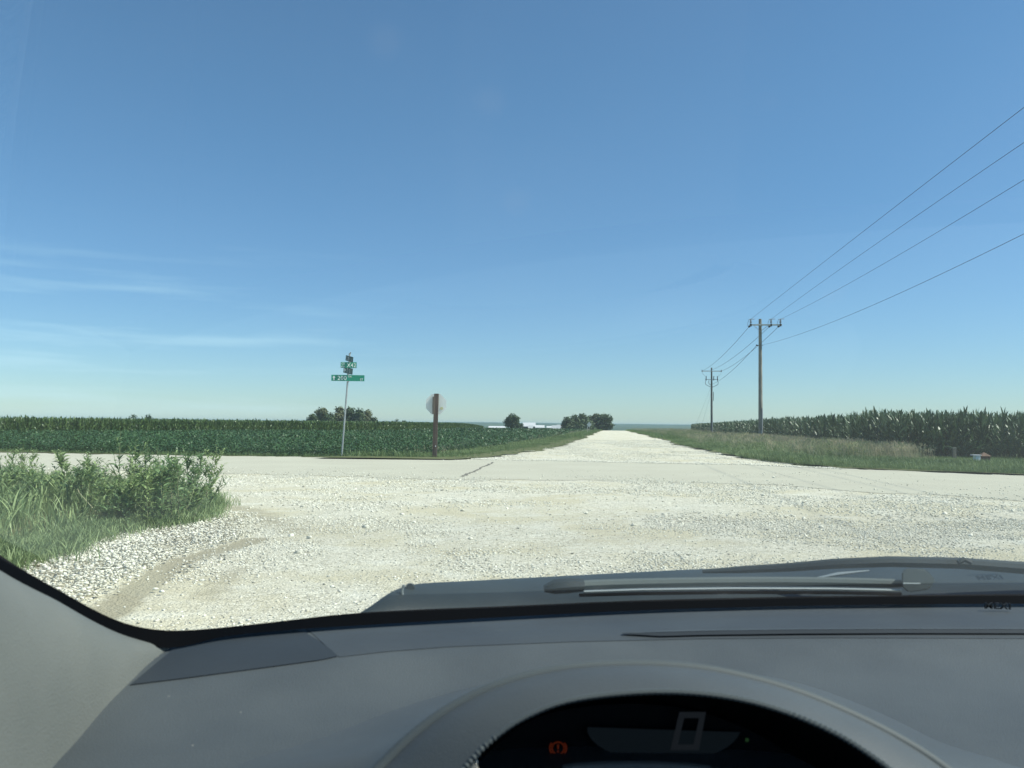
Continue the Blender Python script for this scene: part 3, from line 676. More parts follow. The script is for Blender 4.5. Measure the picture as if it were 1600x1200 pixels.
# ------------------------------------------------------------------ far sheds, far sign
M_wm = mat('white_metal', (.60, .60, .57), .5, var=(.50, .50, .48), vscale=.4)
M_gm = mat('grey_metal', (.07, .08, .08), .7); M_dk = mat('dark_opening', (.03, .03, .035), .8); M_roof = mat('pale_roof', (.62, .63, .63), .4)
def shed(px0, px1, ytop, ybase, D, label, roof_frac=.45, wall=M_wm, doors=1, name='shed', low=None):
    a, b = at(px0, ybase, D), at(px1, ybase, D); H = at((px0 + px1) / 2, ytop, D).z; zb = low if low is not None else min(a.z, float(land((a.x + b.x) / 2, D)))
    cx, Wd, h = (a.x + b.x) / 2, b.x - a.x, H - zb; he = h * (1 - roof_frac * .55); dp = Wd * .45
    root = empty(name, (cx, D, zb)); tag(root, label, 'shed', 'white farm sheds beyond the crest')
    MB().box((0, dp / 2, he / 2), (Wd, dp, he)).build('wall', wall, root)
    MB().add([(-Wd / 2 - .3, -.4, he), (Wd / 2 + .3, -.4, he), (Wd / 2 + .3, dp / 2, h), (-Wd / 2 - .3, dp / 2, h), (-Wd / 2 - .3, dp + .4, he), (Wd / 2 + .3, dp + .4, he), (-Wd / 2 - .3, -.4, he - .15), (Wd / 2 + .3, -.4, he - .15), (-Wd / 2 - .3, dp + .4, he - .15), (Wd / 2 + .3, dp + .4, he - .15)],
             [(0, 1, 2, 3), (3, 2, 5, 4), (0, 6, 7, 1), (4, 5, 9, 8), (6, 8, 9, 7), (0, 3, 4, 8, 6), (1, 7, 9, 5, 2)]).build('roof', M_roof, root)
    for i in range(doors):
        x = -Wd / 2 + Wd * (i + 1) / (doors + 1); MB().box((x, -.03, he * .36), (min(4, Wd * .16), .06, he * .72)).build('door', M_dk, root)
    return root
shed(818, 836, 660.3, 668, 420, 'long open-fronted shed with a bright white roof right of the lone tree', .5, M_gm, 2)
shed(826, 832, 664.6, 668, 400, 'tiny white shed below the long white roof', .6, M_wm, 0)
shed(837, 850, 664.3, 668, 410, 'white rounded shed in the middle of the far farmyard', .4)
shed(855, 862, 665.6, 668, 410, 'smallest white shed, low between two larger ones', .3, M_wm, 0)
shed(863, 871, 664.6, 668, 405, 'white shed left of the pair touching the grove', .7)
shed(871, 877.5, 663.6, 668, 400, 'white shed half hidden by the left end of the grove', .7)
shed(764, 789, 665.7, 667, 520, 'very long low white shed left of the lone tree', .3, M_wm, 4)
shed(637, 643.5, 660.6, 665, 470, 'small white shed far off just left of the stop sign', .6)
sg = at(920.5, 672, 165); root = empty('warning_sign', (sg.x, sg.y, float(land(sg.x, sg.y)))); tag(root, 'pale back of a diamond road sign at the far left edge of the gravel road', 'road sign')
h_ = at(920.5, 663.5, 165).z - root.location.z
M_alu = mat('bare_aluminium', (.50, .55, .54), .55, var=(.42, .47, .46), vscale=5, metallic=.25)
MB().box((0, 0, .0), (.09, .09, .01)).tube([(0, 0, -.2), (0, 0, h_ + .3)], .05, 6).build('post', mat('grey_post', (.35, .34, .31), .8), root)
MB().prism([(0, h_ + .55), (.5, h_), (0, h_ - .55), (-.5, h_)], -.07, -.075).build('sign_plate', M_alu, root)
sg = at(917.8, 672, 150); root = empty('marker_post', (sg.x, sg.y, float(land(sg.x, sg.y)))); tag(root, 'short weathered marker post beside the far diamond road sign', 'post')
MB().tube([(0, 0, -.2), (0, 0, 1.15)], .07, 6).build('post_body', mat('weathered', (.33, .32, .27), .9), root); MB().box((0, -.08, .95), (.16, .02, .25)).build('reflector', M_alu, root)

# ------------------------------------------------------------------ far ridges
M_ridge = mat('wooded_ridge', (.045, .075, .035), .9, var=(.08, .11, .05), vscale=.01)
def ridge(y, x0, x1, zt, amp, seed, wid=700):
    xs = np.linspace(x0, x1, 500); prof = zt(xs) + amp * (vnoise(xs, xs * 0, 900, seed) - .5) + amp * .35 * (vnoise(xs, xs * 0, 160, seed + 1) - .5) + amp * .14 * (vnoise(xs, xs * 0, 35, seed + 2) - .5)
    us = np.array([-1, -.7, -.35, 0, .5, 1]); hh = np.array([0, .55, .92, 1, .6, 0])
    X = np.repeat(xs[:, None], 6, 1); Y = y + wid * us[None] + np.zeros_like(X); Z = -13 + (prof[:, None] + 13) * hh[None]
    idx = np.arange(X.size).reshape(X.shape); q = np.stack([idx[:-1, :-1], idx[1:, :-1], idx[1:, 1:], idx[:-1, 1:]], -1).reshape(-1, 4)
    return tag(link('hill', npmesh('hill', np.stack([X, Y, Z], -1).reshape(-1, 3), [q], smooth=True), M_ridge), kind='structure')
ridge(4600, -3600, 4200, lambda x: 10.5 + 0 * x, 5, 3, 500)
ridge(3300, -2600, 900, lambda x: 4.0 + 0 * x, 3, 8, 300)
ridge(2300, -200, 2300, lambda x: -2.2 + 0 * x, 2.5, 12, 250)

# ------------------------------------------------------------------ haze
hz = MB().box((0, 3600, 1.5), (14800, 7700, 31))
hm = bpy.data.materials.new('haze'); hm.use_nodes = True; hm.node_tree.nodes.clear()
o_ = hm.node_tree.nodes.new('ShaderNodeOutputMaterial'); v_ = hm.node_tree.nodes.new('ShaderNodeVolumePrincipled')
v_.inputs['Color'].default_value = (.52, .80, .95, 1); v_.inputs['Density'].default_value = 1.1e-4; v_.inputs['Anisotropy'].default_value = .1
hm.node_tree.links.new(v_.outputs[0], o_.inputs['Volume'])
tag(hz.build('haze', hm), kind='stuff')

# ------------------------------------------------------------------ utility poles and wires
def wood(name, c1, c2, stretch=(30, 30, 1.2)):
    m = mat(name, c1, .85, spec=.2); n, l = m.node_tree.nodes, m.node_tree.links
    t = n.new('ShaderNodeTexCoord'); mpn = n.new('ShaderNodeMapping'); mpn.inputs['Scale'].default_value = stretch
    z = n.new('ShaderNodeTexNoise'); z.inputs['Scale'].default_value = 1; z.inputs['Detail'].default_value = 6
    r_ = n.new('ShaderNodeValToRGB'); r_.color_ramp.elements[0].color = (*c1, 1); r_.color_ramp.elements[1].color = (*c2, 1); r_.color_ramp.elements[0].position = .35; r_.color_ramp.elements[1].position = .65
    l.new(t.outputs['Object'], mpn.inputs[0]); l.new(mpn.outputs[0], z.inputs[0]); l.new(z.outputs[0], r_.inputs[0]); l.new(r_.outputs[0], n['Principled BSDF'].inputs['Base Color'])
    bp = n.new('ShaderNodeBump'); bp.inputs['Strength'].default_value = .5; bp.inputs['Distance'].default_value = .01; l.new(z.outputs[0], bp.inputs['Height']); l.new(bp.outputs[0], n['Principled BSDF'].inputs['Normal'])
    return m
M_pole = wood('weathered_pole', (.15, .14, .11), (.36, .34, .28), (9, 9, .9)); M_pole2 = wood('dark_pole', (.09, .10, .095), (.19, .19, .17), (9, 9, .9))
M_arm = mat('pale_crossarm', (.62, .62, .56), .6); M_ins = mat('grey_insulator', (.20, .22, .24), .35); M_blk = mat('black_insulator', (.025, .027, .03), .4); M_hw = mat('galvanised_hardware', (.32, .34, .35), .5, metallic=.4)
M_wire = mat('wire', (.05, .055, .06), .6); M_cond = mat('grey_conduit', (.42, .43, .42), .5)
D1, D2 = 69.0, 131.0
b1 = at(1188.5, 690, D1); b2 = at(1112, 680, D2); b1.z = 0; b2.z = 0
z1 = at(1187.5, 498.5, D1).z; z2 = at(1111, 574.5, D2).z
axis = (b2 - b1).normalized(); ang = math.atan2(axis.y, axis.x) - math.pi / 2
p1 = empty('utility_pole', b1, ang * .6); tag(p1, 'nearer tall weathered wooden utility pole with a one-sided white crossarm', 'utility pole', 'utility poles beside the gravel road')
MB().tube([(0, 0, -.5), (0, 0, 3), (0, 0, 7), (0, 0, z1)], [.185, .17, .145, .12], 14).build('pole', M_pole, p1, smooth=True)
za = at(1188, 508, D1).z
arm = MB().box((.42, -.17, za), (2.65, .10, .12)).build('crossarm', M_arm, p1, bev=.01)
MB().box((0, -.10, za), (.34, .12, .16)).tube([(-.12, -.22, za), (-.12, .2, za)], .02).tube([(.12, -.22, za), (.12, .2, za)], .02).tube([(0, -.14, za - .55), (.62, -.17, za - .06)], .018, 5).tube([(0, -.14, za - .55), (-.55, -.17, za - .06)], .018, 5).build('brace', M_hw, p1)
ix_ = (-.80, .86, 1.62)
for x_ in ix_:
    pin = MB().tube([(x_, -.17, za + .05), (x_, -.17, za + .2)], .03, 6)
    i_ = pin.build('insulator', M_ins, p1)
    sk = MB()
    for k_ in range(4): sk.tube([(x_, -.17, za + .16 + k_ * .07), (x_, -.17, za + .19 + k_ * .07), (x_, -.17, za + .21 + k_ * .07)], [.09 - .008 * k_, .10 - .008 * k_, .045], 10)
    sk.tube([(x_, -.17, za + .42), (x_, -.17, za + .50)], .035, 8).build('skirt', M_ins, i_)
    MB().tube([(x_ - .16, -.17, za + .47), (x_ + .32, -.17, za + .5)], .028, 6).build('clamp', M_hw, i_)
    # dead-end insulator on the far side, pulling towards the second pole
    de = MB(); dv = Vector((0, 1, -.06))
    for k_ in range(6):
        a = Vector((x_, -.05, za - .02)) + dv * (.12 + .1 * k_); de.tube([a, a + dv * .03, a + dv * .06], [.05, .085, .04], 8)
    de.tube([(x_, -.1, za - .02), (x_, .8, za - .08)], .03, 6)
    de.build('dead_end', M_blk, p1)
    MB().box((x_, -.12, za - .02), (.14, .22, .2)).build('bracket', M_blk, p1)
    MB().tube([(x_ - .14, -.18, za + .46), (x_ - .22, -.05, za + .2), (x_ - .16, .3, za - .05), (x_, .75, za - .08)], .014, 5).build('jumper', M_wire, p1)
zn = at(1188, 539.5, D1).z
MB().tube([(-.30, .05, zn), (.2, .05, zn)], .035, 6).tube([(-.28, .05, zn - .06), (-.28, .05, zn + .06)], .06, 8).build('neutral_spool', M_blk, p1)
MB().tube([(.11, -.20, .1), (.11, -.20, 2.9)], .045, 8).box((.11, -.2, 1.6), (.14, .05, .04)).build('conduit', M_cond, p1)
MB().box((.07, -.19, .75), (.15, .03, .5)).build('marker_sleeve', mat('pale_sleeve', (.5, .52, .52), .5), p1)
# second pole
p2 = empty('utility_pole', b2, ang * .6); tag(p2, 'farther darker utility pole with looped cables hanging under two crossarms', 'utility pole', 'utility poles beside the gravel road')
MB().tube([(0, 0, -.5), (0, 0, 4), (0, 0, z2)], [.19, .17, .12], 12).build('pole', M_pole2, p2, smooth=True)
zb = at(1112, 580, D2).z
MB().box((0, -.17, zb), (3.1, .10, .12)).build('crossarm', M_arm, p2)
for x_ in (-1.5, 0, 1.5): MB().tube([(x_, -.17, zb - .12), (x_, -.17, zb + .22)], [.09, .06], 8).build('insulator', M_ins, p2)
zc = at(1112, 592, D2).z
MB().box((0, -.15, zc - .1), (2.1, .06, .08)).build('lower_crossarm', M_hw, p2)
for x_ in (-.88, .88, .3):
    c_ = MB().tube([(x_, -.2, zc - .25), (x_, -.2, zc + .35)], [.075, .055], 8).tube([(x_ - .1, -.25, zc + .33), (x_ + .12, -.25, zc + .42)], .03, 5); c_.build('fuse_cutout', M_blk, p2)
for s_, e_ in ((-1, .95), (1, .95), (-1, .45)):
    pts = [(s_ * e_ * (.93 + .2 * math.sin(t * 3.1)) * (1 - t ** 3), -.2, zc - .2 - 1.15 * t ** .8 * (1 if e_ > .5 else .8)) for t in np.linspace(0, 1, 10)]
    MB().tube(pts, .038, 6).build('looped_cable', M_blk, p2)
for s_ in (-1, 1): MB().tube([(s_ * 1.5, -.2, zb), (s_ * 1.35, -.2, zb - .5), (s_ * .9, -.2, zc + .35)], .015, 5).build('jumper', M_wire, p2)
MB().tube([(.12, -.2, 0), (.12, -.2, 3.3)], .05, 6).build('conduit', M_cond, p2)
MB().tube([(.25, -.2, 5.4), (.25, -.2, 6.8)], .05, 6).build('standoff_conduit', M_blk, p2)
def guy(x0, xe, ye, z0, label):
    a = p2.location + Vector((x0, 0, z0)); o = empty('guy_wire', a); tag(o, label, 'guy wire', 'guy wires of the farther utility pole')
    MB().tube([(0, 0, 0), (xe, ye, -z0)], .012, 4).build('strand', M_hw, o); MB().tube([(xe, ye, -z0 - .2), (xe * .985, ye * .985, -z0 + .3)], .03, 5).build('anchor', M_hw, o)
guy(-.1, -1.9, 5, 7.6, 'thin slanting guy wire left of the farther pole, the outer one'); guy(-.1, -1.0, 4, 6.6, 'thin slanting guy wire left of the farther pole, the inner one')
def Wp(p, x, y, z): return p.matrix_world @ Vector((x, y, z)) if False else Matrix.Translation(p.location) @ p.rotation_euler.to_matrix().to_4x4() @ Vector((x, y, z))
def px_of(P):
    v = Vector(P) - Vector((0, 0, CAMZ)); d = v.dot(fwd); return 800 + F * v.dot(rgt) / d, 600 - F * v.dot(up) / d
for i, (ya, lb) in enumerate(((165, 'uppermost overhead wire running off to the upper right'), (222, 'second overhead wire from the top'), (280, 'third overhead wire from the top'), (365, 'lowest overhead wire, reaching the pole below its crossarm'))):
    near_tip = i < 3
    if near_tip:
        A = Wp(p1, ix_[i], -.17, za + .48); A2 = Wp(p1, ix_[i], .8, za - .08); Bf = Wp(p2, (-1.5, 0, 1.5)[i], -.17, zb + (.2 if i == 1 else 0))
    else: A = Wp(p1, -.02 + .14, -.1, zn); A2 = Wp(p1, -.28, .05, zn); Bf = Wp(p2, .0, 0, zc - .9)
    st = Vector((-.122, -1, 0)) * (66, 66, 66, 66)[i]; best = None
    for s_ in np.linspace(-2, 3, 500):
        prev = None
        for t in np.linspace(.5, .95, 240):
            P = A + st * t; P.z = A.z - 4 * s_ * t * (1 - t) + (0 if near_tip else -.2 * t); u, v = px_of(P)
            if u >= 1600:
                e = abs(v - ya)
                if best is None or e < best[0]: best = (e, s_)
                break
    s_ = best[1]
    pts = []
    for t in np.linspace(1, 0, 40): P = A + st * t; P.z = A.z - 4 * s_ * t * (1 - t) + (0 if near_tip else -.2 * t); pts.append(P)
    n0 = empty('overhead_wire', A); tag(n0, lb, 'wire', 'overhead wires')
    MB().tube([p - A for p in pts], .0085, 5).build('near_span', M_wire, n0)
    pts = []
    for t in np.linspace(0, 1, 24): P = A2.lerp(Bf, t); P.z -= 4 * .45 * t * (1 - t); pts.append(P - A)
    MB().tube(pts, .017, 5).build('far_span', M_wire, n0)
    nxt = Bf + axis * 75 + Vector((0, 0, -2.0)); pts = []
    for t in np.linspace(0, 1, 16): P = Bf.lerp(nxt, t); P.z -= 4 * .5 * t * (1 - t); pts.append(P - A)

# ------------------------------------------------------------------ street sign and stop sign
M_grn = mat('sign_green', (.008, .27, .17), .35, spec=.5); M_grn2 = mat('shaded_green', (.02, .085, .07), .45); M_let = mat('sign_lettering', (.82, .86, .84), .4); M_gal = mat('galvanised_post', (.34, .37, .37), .5, metallic=.35, var=(.42, .45, .45), vscale=6)  # angled blades use a shaded copy of the green and lettering colours
def lettering(txt, size, parent, x, z, y, m=M_let, width=None, align='LEFT', bold=.0, name='lettering', skew=0, space=1.12):
    cu = bpy.data.curves.new(name, 'FONT'); cu.body = txt; cu.size = size; cu.align_x = align; cu.offset = bold; cu.extrude = .001; cu.shear = skew; cu.space_character = space
    o = bpy.data.objects.new(name, cu); COL.objects.link(o); dg = bpy.context.evaluated_depsgraph_get(); dg.update()
    me = bpy.data.meshes.new_from_object(o.evaluated_get(dg)); COL.objects.unlink(o); bpy.data.objects.remove(o)
    co = np.array([v.co[:] for v in me.vertices])
    if width: f_ = width / (co[:, 0].max() - co[:, 0].min())
    else: f_ = 1
    for v in me.vertices: v.co = Vector((v.co.x * f_, 0, v.co.y)) + Vector((0, -v.co.z, 0))
    o = link(name, me, m, parent); me.materials.clear(); me.materials.append(m); o.location = (x, y, z); return o
sb = G(533, 712.5); lean = .063
ss = empty('street_sign', (sb.x, sb.y, float(land(sb.x, sb.y)))); Dn = sb.y; upx = Dn / F
tag(ss, 'leaning grey post carrying four stacked green street name blades', 'street sign')
def zat(y): return at(540, y, Dn).z - ss.location.z
ztop = zat(553)
MB().tube([(0, 0, -.3), (lean * ztop, 0, ztop)], .035, 8).build('post', M_gal, ss, smooth=True)
def blade(x0, x1, y0, y1, yaw, m, texts, arrow=None, tilt=0.0, seen=None):
    z = zat((y0 + y1) / 2); h = (y1 - y0) * upx; Wd = (seen or (x1 - x0)) * upx; cx = ((x0 + x1) / 2 - 533) * upx
    bl = MB().box((0, 0, 0), (Wd, .012, h)).build('sign_blade', m, ss, bev=.003)
    bl.location = (cx, -.05, z); bl.rotation_euler = (0, R(tilt), R(yaw))
    for tx, fx, fz, sz, wd, mm in texts:
        lettering(tx, h * sz, bl, (fx - .5) * Wd, (fz - .5) * h, -.0085, mm, width=wd * Wd, bold=.0015)
    if arrow:
        a = MB(); ax, ty = (arrow[0] - .5) * Wd, arrow[1]; s = h * .38
        if ty == 'up': a.prism([(ax, s), (ax - s * .65, s * .1), (ax - s * .25, s * .1), (ax - s * .25, -s), (ax + s * .25, -s), (ax + s * .25, s * .1), (ax + s * .65, s * .1)], -.0075, -.0085)
        else: a.prism([(ax + s, 0), (ax - s * .6, s * .9), (ax - s * .6, -s * .9)], -.0075, -.0085)
        a.build('arrow', M_let, bl)
    MB().box((0, 0.03, -h / 2 - .01), (.09, .07, .05)).build('bracket', M_gal, bl)
    return bl
blade(516, 567, 586, 595.5, 5, M_grn, [('200', .165 + .02, .16, .98, .27, M_let), ('TH', .50, .58, .45, .10, M_let), ('ST', .87, .12, .5, .09, M_let)], (.08, 'up'))
blade(532, 551, 574.5, 584, -52, M_grn2, [('0 81', .36, .15, .95, .5, mat('shaded_lettering', (.35, .42, .40), .5))], (.16, 'right'), 9, seen=31)
blade(530, 554.5, 566, 575, 8, M_grn, [('CO', .05, .55, .5, .2, M_let), ('HWY', .02, .08, .42, .24, M_let), ('X42', .40, .14, .98, .56, M_let)])
blade(535, 551.5, 556.5, 565, -55, M_grn2, [('200', .06, .15, .95, .42, mat('shaded_lettering', (.35, .42, .40), .5)), ('ST', .8, .12, .5, .16, mat('shaded_lettering', (.35, .42, .40), .5))], None, 10, seen=28)
MB().tube([(lean * ztop - .03, 0, ztop - .02), (lean * ztop + .05, -.02, ztop + .06)], [.03, .022], 6).build('cap', M_gal, ss)

sb = G(678.5, 716.5); st_ = empty('stop_sign', (sb.x, sb.y, float(land(sb.x, sb.y)))); Ds = sb.y; u_ = Ds / F
tag(st_, 'octagonal stop sign seen from behind on a thick brown wooden post', 'stop sign')
def zs(y): return at(680, y, Ds).z - st_.location.z
M_post = wood('brown_post', (.075, .055, .045), (.15, .115, .09), (14, 14, 1.0))
p_ = MB().box((.01, 0, zs(615) / 2 - .15), (.165, .14, zs(615) + .3)).build('post', M_post, st_, bev=.006); p_.rotation_euler.y = R(.9)
MB().box((-.075 + .02, -.085, (zs(620) + zs(647)) / 2), (.07, .03, zs(620) - zs(647))).build('backing_board', wood('grey_board', (.11, .10, .085), (.19, .17, .14), (14, 14, 1)), st_)
zc_ = zs(631.5); r8 = .382 / math.cos(math.pi / 8)
oc = [(.03 + r8 * math.cos(math.pi / 8 + k_ * math.pi / 4), zc_ + r8 * math.sin(math.pi / 8 + k_ * math.pi / 4)) for k_ in range(8)]
pl = MB().prism(oc, .085, .088).build('sign_plate', mat('sign_back', (.80, .85, .80), .5, metallic=0, var=(.84, .88, .84), vscale=3), st_)
fr = [(x_ * .999, z_) for x_, z_ in oc]
MB().prism([(.03 + (x_ - .03) * .97, zc_ + (z_ - zc_) * .97) for x_, z_ in oc], .089, .091).build('sign_face', mat('stop_red', (.55, .02, .02), .35), st_)
MB().tube([(.24, .083, zs(638)), (.24, .078, zs(638))], .06, 12).build('sticker', mat('yellow_sticker', (.62, .62, .35), .6), st_)
MB().tube([(.05, -.075, zs(697)), (.05, -.09, zs(697))], .022, 8).build('reflector', mat('white_reflector', (.85, .85, .85), .3), st_)
MB().tube([(.098, -.02, zs(665)), (.085, -.02, zs(712))], .012, 5).build('metal_strip', M_gal, st_)

# ------------------------------------------------------------------ little things before the right corn
g = at(1491, 720, 33); o = empty('wooden_post', (g.x, g.y, 0)); tag(o, 'short square grey wooden post standing at the foot of the right corn', 'post')
hp = at(1491, 700, 33).z
MB().box((0, 0, hp / 2 - .1), (.13, .12, hp + .2)).build('post_body', wood('old_post', (.12, .11, .085), (.22, .20, .16), (14, 14, 1)), o, bev=.008); MB().box((0, 0, hp + .005), (.14, .13, .03)).build('post_cap', mat('cap', (.3, .3, .25), .8), o)
g = at(1525, 721, 30); o = empty('utility_box', (g.x, g.y, 0)); tag(o, 'small white utility box with an overhanging lid in the roadside grass', 'utility box')
hb_ = at(1525, 711.5, 30).z
MB().box((.03, 0, hb_ / 2), (.17, .2, hb_ - .02)).build('box_body', mat('white_box', (.72, .75, .74), .5), o, bev=.01); MB().box((0, 0, hb_ + .012), (.27, .26, .025)).build('lid', mat('white_lid', (.82, .84, .83), .4), o)
g = at(1537.5, 724, 30.5); o = empty('utility_pedestal', (g.x, g.y, 0)); tag(o, 'rust-orange pedestal with a pointed top beside the white utility box', 'utility box')
hq = at(1537, 706.5, 30.5).z; ho = at(1537, 713, 30.5).z; M_rust = mat('rust_orange', (.13, .055, .035), .85, var=(.09, .045, .03), vscale=9)
MB().box((0, 0, ho / 2), (.33, .26, ho)).build('box_body', M_rust, o, bev=.01)
MB().add([(-.2, -.16, ho + .01), (.2, -.16, ho + .01), (.2, .16, ho + .01), (-.2, .16, ho + .01), (0.0, 0, hq)], [(0, 1, 4), (1, 2, 4), (2, 3, 4), (3, 0, 4), (3, 2, 1, 0)]).build('pointed_lid', mat('rust_lid', (.15, .085, .055), .85, var=(.11, .065, .04), vscale=9), o)

# ------------------------------------------------------------------ the car we look out of
CX = .37 * CAB
car = empty('car', (CX, -.3, 0)); tag(car, 'car interior around the viewer, grey dashboard, windscreen, pale pillar trim and wiper', 'car')
def plastic(name, col, rough, var, grain=.25, gs=900, spec=.35, dust=0.0):
    m = mat(name, col, rough, var=var, vscale=7, spec=spec, detail=6); n, l = m.node_tree.nodes, m.node_tree.links
    t = n.new('ShaderNodeTexCoord'); z = n.new('ShaderNodeTexVoronoi'); z.inputs['Scale'].default_value = gs
    l.new(t.outputs['Object'], z.inputs[0]); bp = n.new('ShaderNodeBump'); bp.inputs['Strength'].default_value = grain; bp.inputs['Distance'].default_value = .0006
    l.new(z.outputs['Distance'], bp.inputs['Height']); b = n['Principled BSDF']; l.new(bp.outputs[0], b.inputs['Normal'])
    if dust:                                     # specks and scuffs lying on the plastic
        v = n.new('ShaderNodeTexVoronoi'); v.inputs['Scale'].default_value = 38; l.new(t.outputs['Object'], v.inputs[0])
        r_ = n.new('ShaderNodeValToRGB'); r_.color_ramp.elements[0].position = .03; r_.color_ramp.elements[0].color = (1, 1, 1, 1); r_.color_ramp.elements[1].position = .055; r_.color_ramp.elements[1].color = (0, 0, 0, 1)
        l.new(v.outputs['Distance'], r_.inputs[0])
        z2 = n.new('ShaderNodeTexNoise'); z2.inputs['Scale'].default_value = 9; l.new(t.outputs['Object'], z2.inputs[0])
        r2 = n.new('ShaderNodeValToRGB'); r2.color_ramp.elements[0].position = .58; r2.color_ramp.elements[1].position = .66; l.new(z2.outputs[0], r2.inputs[0])
        mu = n.new('ShaderNodeMath'); mu.operation = 'MULTIPLY'; l.new(r_.outputs[0], mu.inputs[0]); l.new(r2.outputs[0], mu.inputs[1])
        m2 = n.new('ShaderNodeMath'); m2.operation = 'MULTIPLY'; m2.inputs[1].default_value = dust; l.new(mu.outputs[0], m2.inputs[0])
        x = n.new('ShaderNodeMix'); x.data_type = 'RGBA'; old = b.inputs['Base Color'].links[0].from_socket
        l.new(m2.outputs[0], x.inputs[0]); l.new(old, x.inputs[6]); x.inputs[7].default_value = (.35, .34, .30, 1); l.new(x.outputs[2], b.inputs['Base Color'])
    return m
M_dash = plastic('dash_plastic', (.060, .071, .078), .58, (.075, .087, .093), grain=.45, gs=650, dust=1)
M_hood = plastic('binnacle_plastic', (.070, .080, .085), .48, (.082, .093, .097), grain=.35, gs=900, dust=.8)
M_pillar = plastic('pillar_trim_plastic', (.14, .15, .138), .6, (.165, .174, .16), grain=.6, gs=520, dust=.25)
M_side = plastic('side_sheet_dark', (.026, .034, .042), .65, (.031, .039, .047), gs=900, dust=.4)
M_rub = mat('black_seal', (.0015, .002, .003), .8, spec=.05); M_blkp = mat('black_gloss', (.003, .004, .005), .4, spec=.12); M_ext = plastic('cowl_plastic', (.020, .030, .034), .5, (.030, .042, .046), gs=300)
M_in = mat('bezel_black', (.003, .0035, .004), .6, spec=.1)

# glass edge (E1) and trim edge (E2): (px, py, depth)
E1 = [(-260, 640, .62), (-120, 778, .74), (0, 867, .86), (40, 893, .89), (100, 926, .935), (150, 955, .97), (200, 976, 1.0), (250, 985, 1.03), (300, 984.5, 1.055), (400, 975, 1.10), (560, 957.5, 1.165), (800, 946.5, 1.25), (1000, 938, 1.30), (1150, 934, 1.33), (1300, 931.5, 1.35), (1600, 928.5, 1.37), (1900, 931, 1.37), (2250, 948, 1.32), (2600, 985, 1.22)]
E2 = [(-260, 672, .60), (-120, 805, .72), (0, 891, .845), (60, 926, .89), (120, 961, .94), (180, 990, .98), (230, 1003, 1.01), (277, 1005.5, 1.03), (340, 992, 1.06), (450, 980.5, 1.105), (560, 972, 1.15), (800, 959, 1.235), (1000, 949.5, 1.285), (1150, 945, 1.315), (1300, 942, 1.335), (1600, 939.5, 1.355), (1900, 943, 1.355), (2250, 961, 1.305), (2600, 999, 1.205)]
def curve(E, n=60):
    a = np.array(E, float); s = np.concatenate([[0], np.cumsum(np.hypot(np.diff(a[:, 0]), np.diff(a[:, 1])))]); s /= s[-1]
    # Catmull-Rom through the points, so the edge bends smoothly
    out = []
    for t in np.linspace(0, 1, n):
        i = min(len(a) - 2, max(0, int(np.searchsorted(s, t) - 1))); u = (t - s[i]) / (s[i + 1] - s[i])
        p0, p1_, p2_, p3 = a[max(0, i - 1)], a[i], a[i + 1], a[min(len(a) - 1, i + 2)]
        d0 = (p2_ - p0) / max(1e-6, (s[i + 1] - s[max(0, i - 1)])) * (s[i + 1] - s[i]); d1 = (p3 - p1_) / max(1e-6, (s[min(len(a) - 1, i + 2)] - s[i])) * (s[i + 1] - s[i])
        q = (2 * u ** 3 - 3 * u ** 2 + 1) * p1_ + (u ** 3 - 2 * u ** 2 + u) * d0 + (-2 * u ** 3 + 3 * u ** 2) * p2_ + (u ** 3 - u ** 2) * d1; out.append(q)
    return out
def near_(p, f): return Vector((p.x * f, p.y * f, CAMZ + (p.z - CAMZ) * f))
e1 = [C(*q) for q in curve(E1, 90)]; e2 = [C(*q) for q in curve(E2, 90)]
# windscreen: base from the left corner to the right one, sides sweeping back and up
base_l = [C(*q) for q in curve([(240, 994, 1.032), (300, 991, 1.056), (400, 981, 1.105), (560, 966, 1.16), (800, 954, 1.245), (1000, 945, 1.295), (1300, 938, 1.345), (1600, 935, 1.365), (1900, 938, 1.365), (2250, 955, 1.315), (2600, 992, 1.215)], 25)]
TL = Vector((-.40, .41, 1.54)); TRR = Vector((2 * CX + .40, .41, 1.54))
left_l = [C(240, 994, 1.032), C(100, 944, .94), C(0, 880, .855), C(-120, 792, .735), Vector((-.475, .53, 1.385)), TL]
def resample(P, n):
    s = [0];
    for a, b in zip(P, P[1:]): s.append(s[-1] + (b - a).length)
    out = []
    for t in np.linspace(0, s[-1], n):
        i = max(0, min(len(P) - 2, int(np.searchsorted(s, t)) - 1)); out.append(P[i].lerp(P[i + 1], (t - s[i]) / (s[i + 1] - s[i])))
    return out
nu, nv = 25, 13
Bc = resample(base_l, nu); Lc = resample(left_l, nv); Rc = [Vector((2 * CX - p.x, p.y, p.z)) for p in Lc]
dR = Bc[-1] - Rc[0]; Rc = [p + dR * (1 - i / (nv - 1)) for i, p in enumerate(Rc)]
Tc = [TL.lerp(TRR, u) + Vector((0, .04, .012)) * (4 * u * (1 - u)) for u in np.linspace(0, 1, nu)]
rowsW = []
for j in range(nv):
    v = j / (nv - 1); r_ = []
    for i in range(nu):
        u = i / (nu - 1)
        r_.append(Bc[i] * (1 - v) + Tc[i] * v + Lc[j] * (1 - u) + Rc[j] * u - (Bc[0] * (1 - u) * (1 - v) + Bc[-1] * u * (1 - v) + Tc[0] * (1 - u) * v + Tc[-1] * u * v))
    rowsW.append(r_)
gm = bpy.data.materials.new('windscreen_glass'); gm.use_nodes = True; n, l = gm.node_tree.nodes, gm.node_tree.links; n.clear()
o_ = n.new('ShaderNodeOutputMaterial'); tr = n.new('ShaderNodeBsdfTransparent'); tr.inputs[0].default_value = (.90, .955, .92, 1)
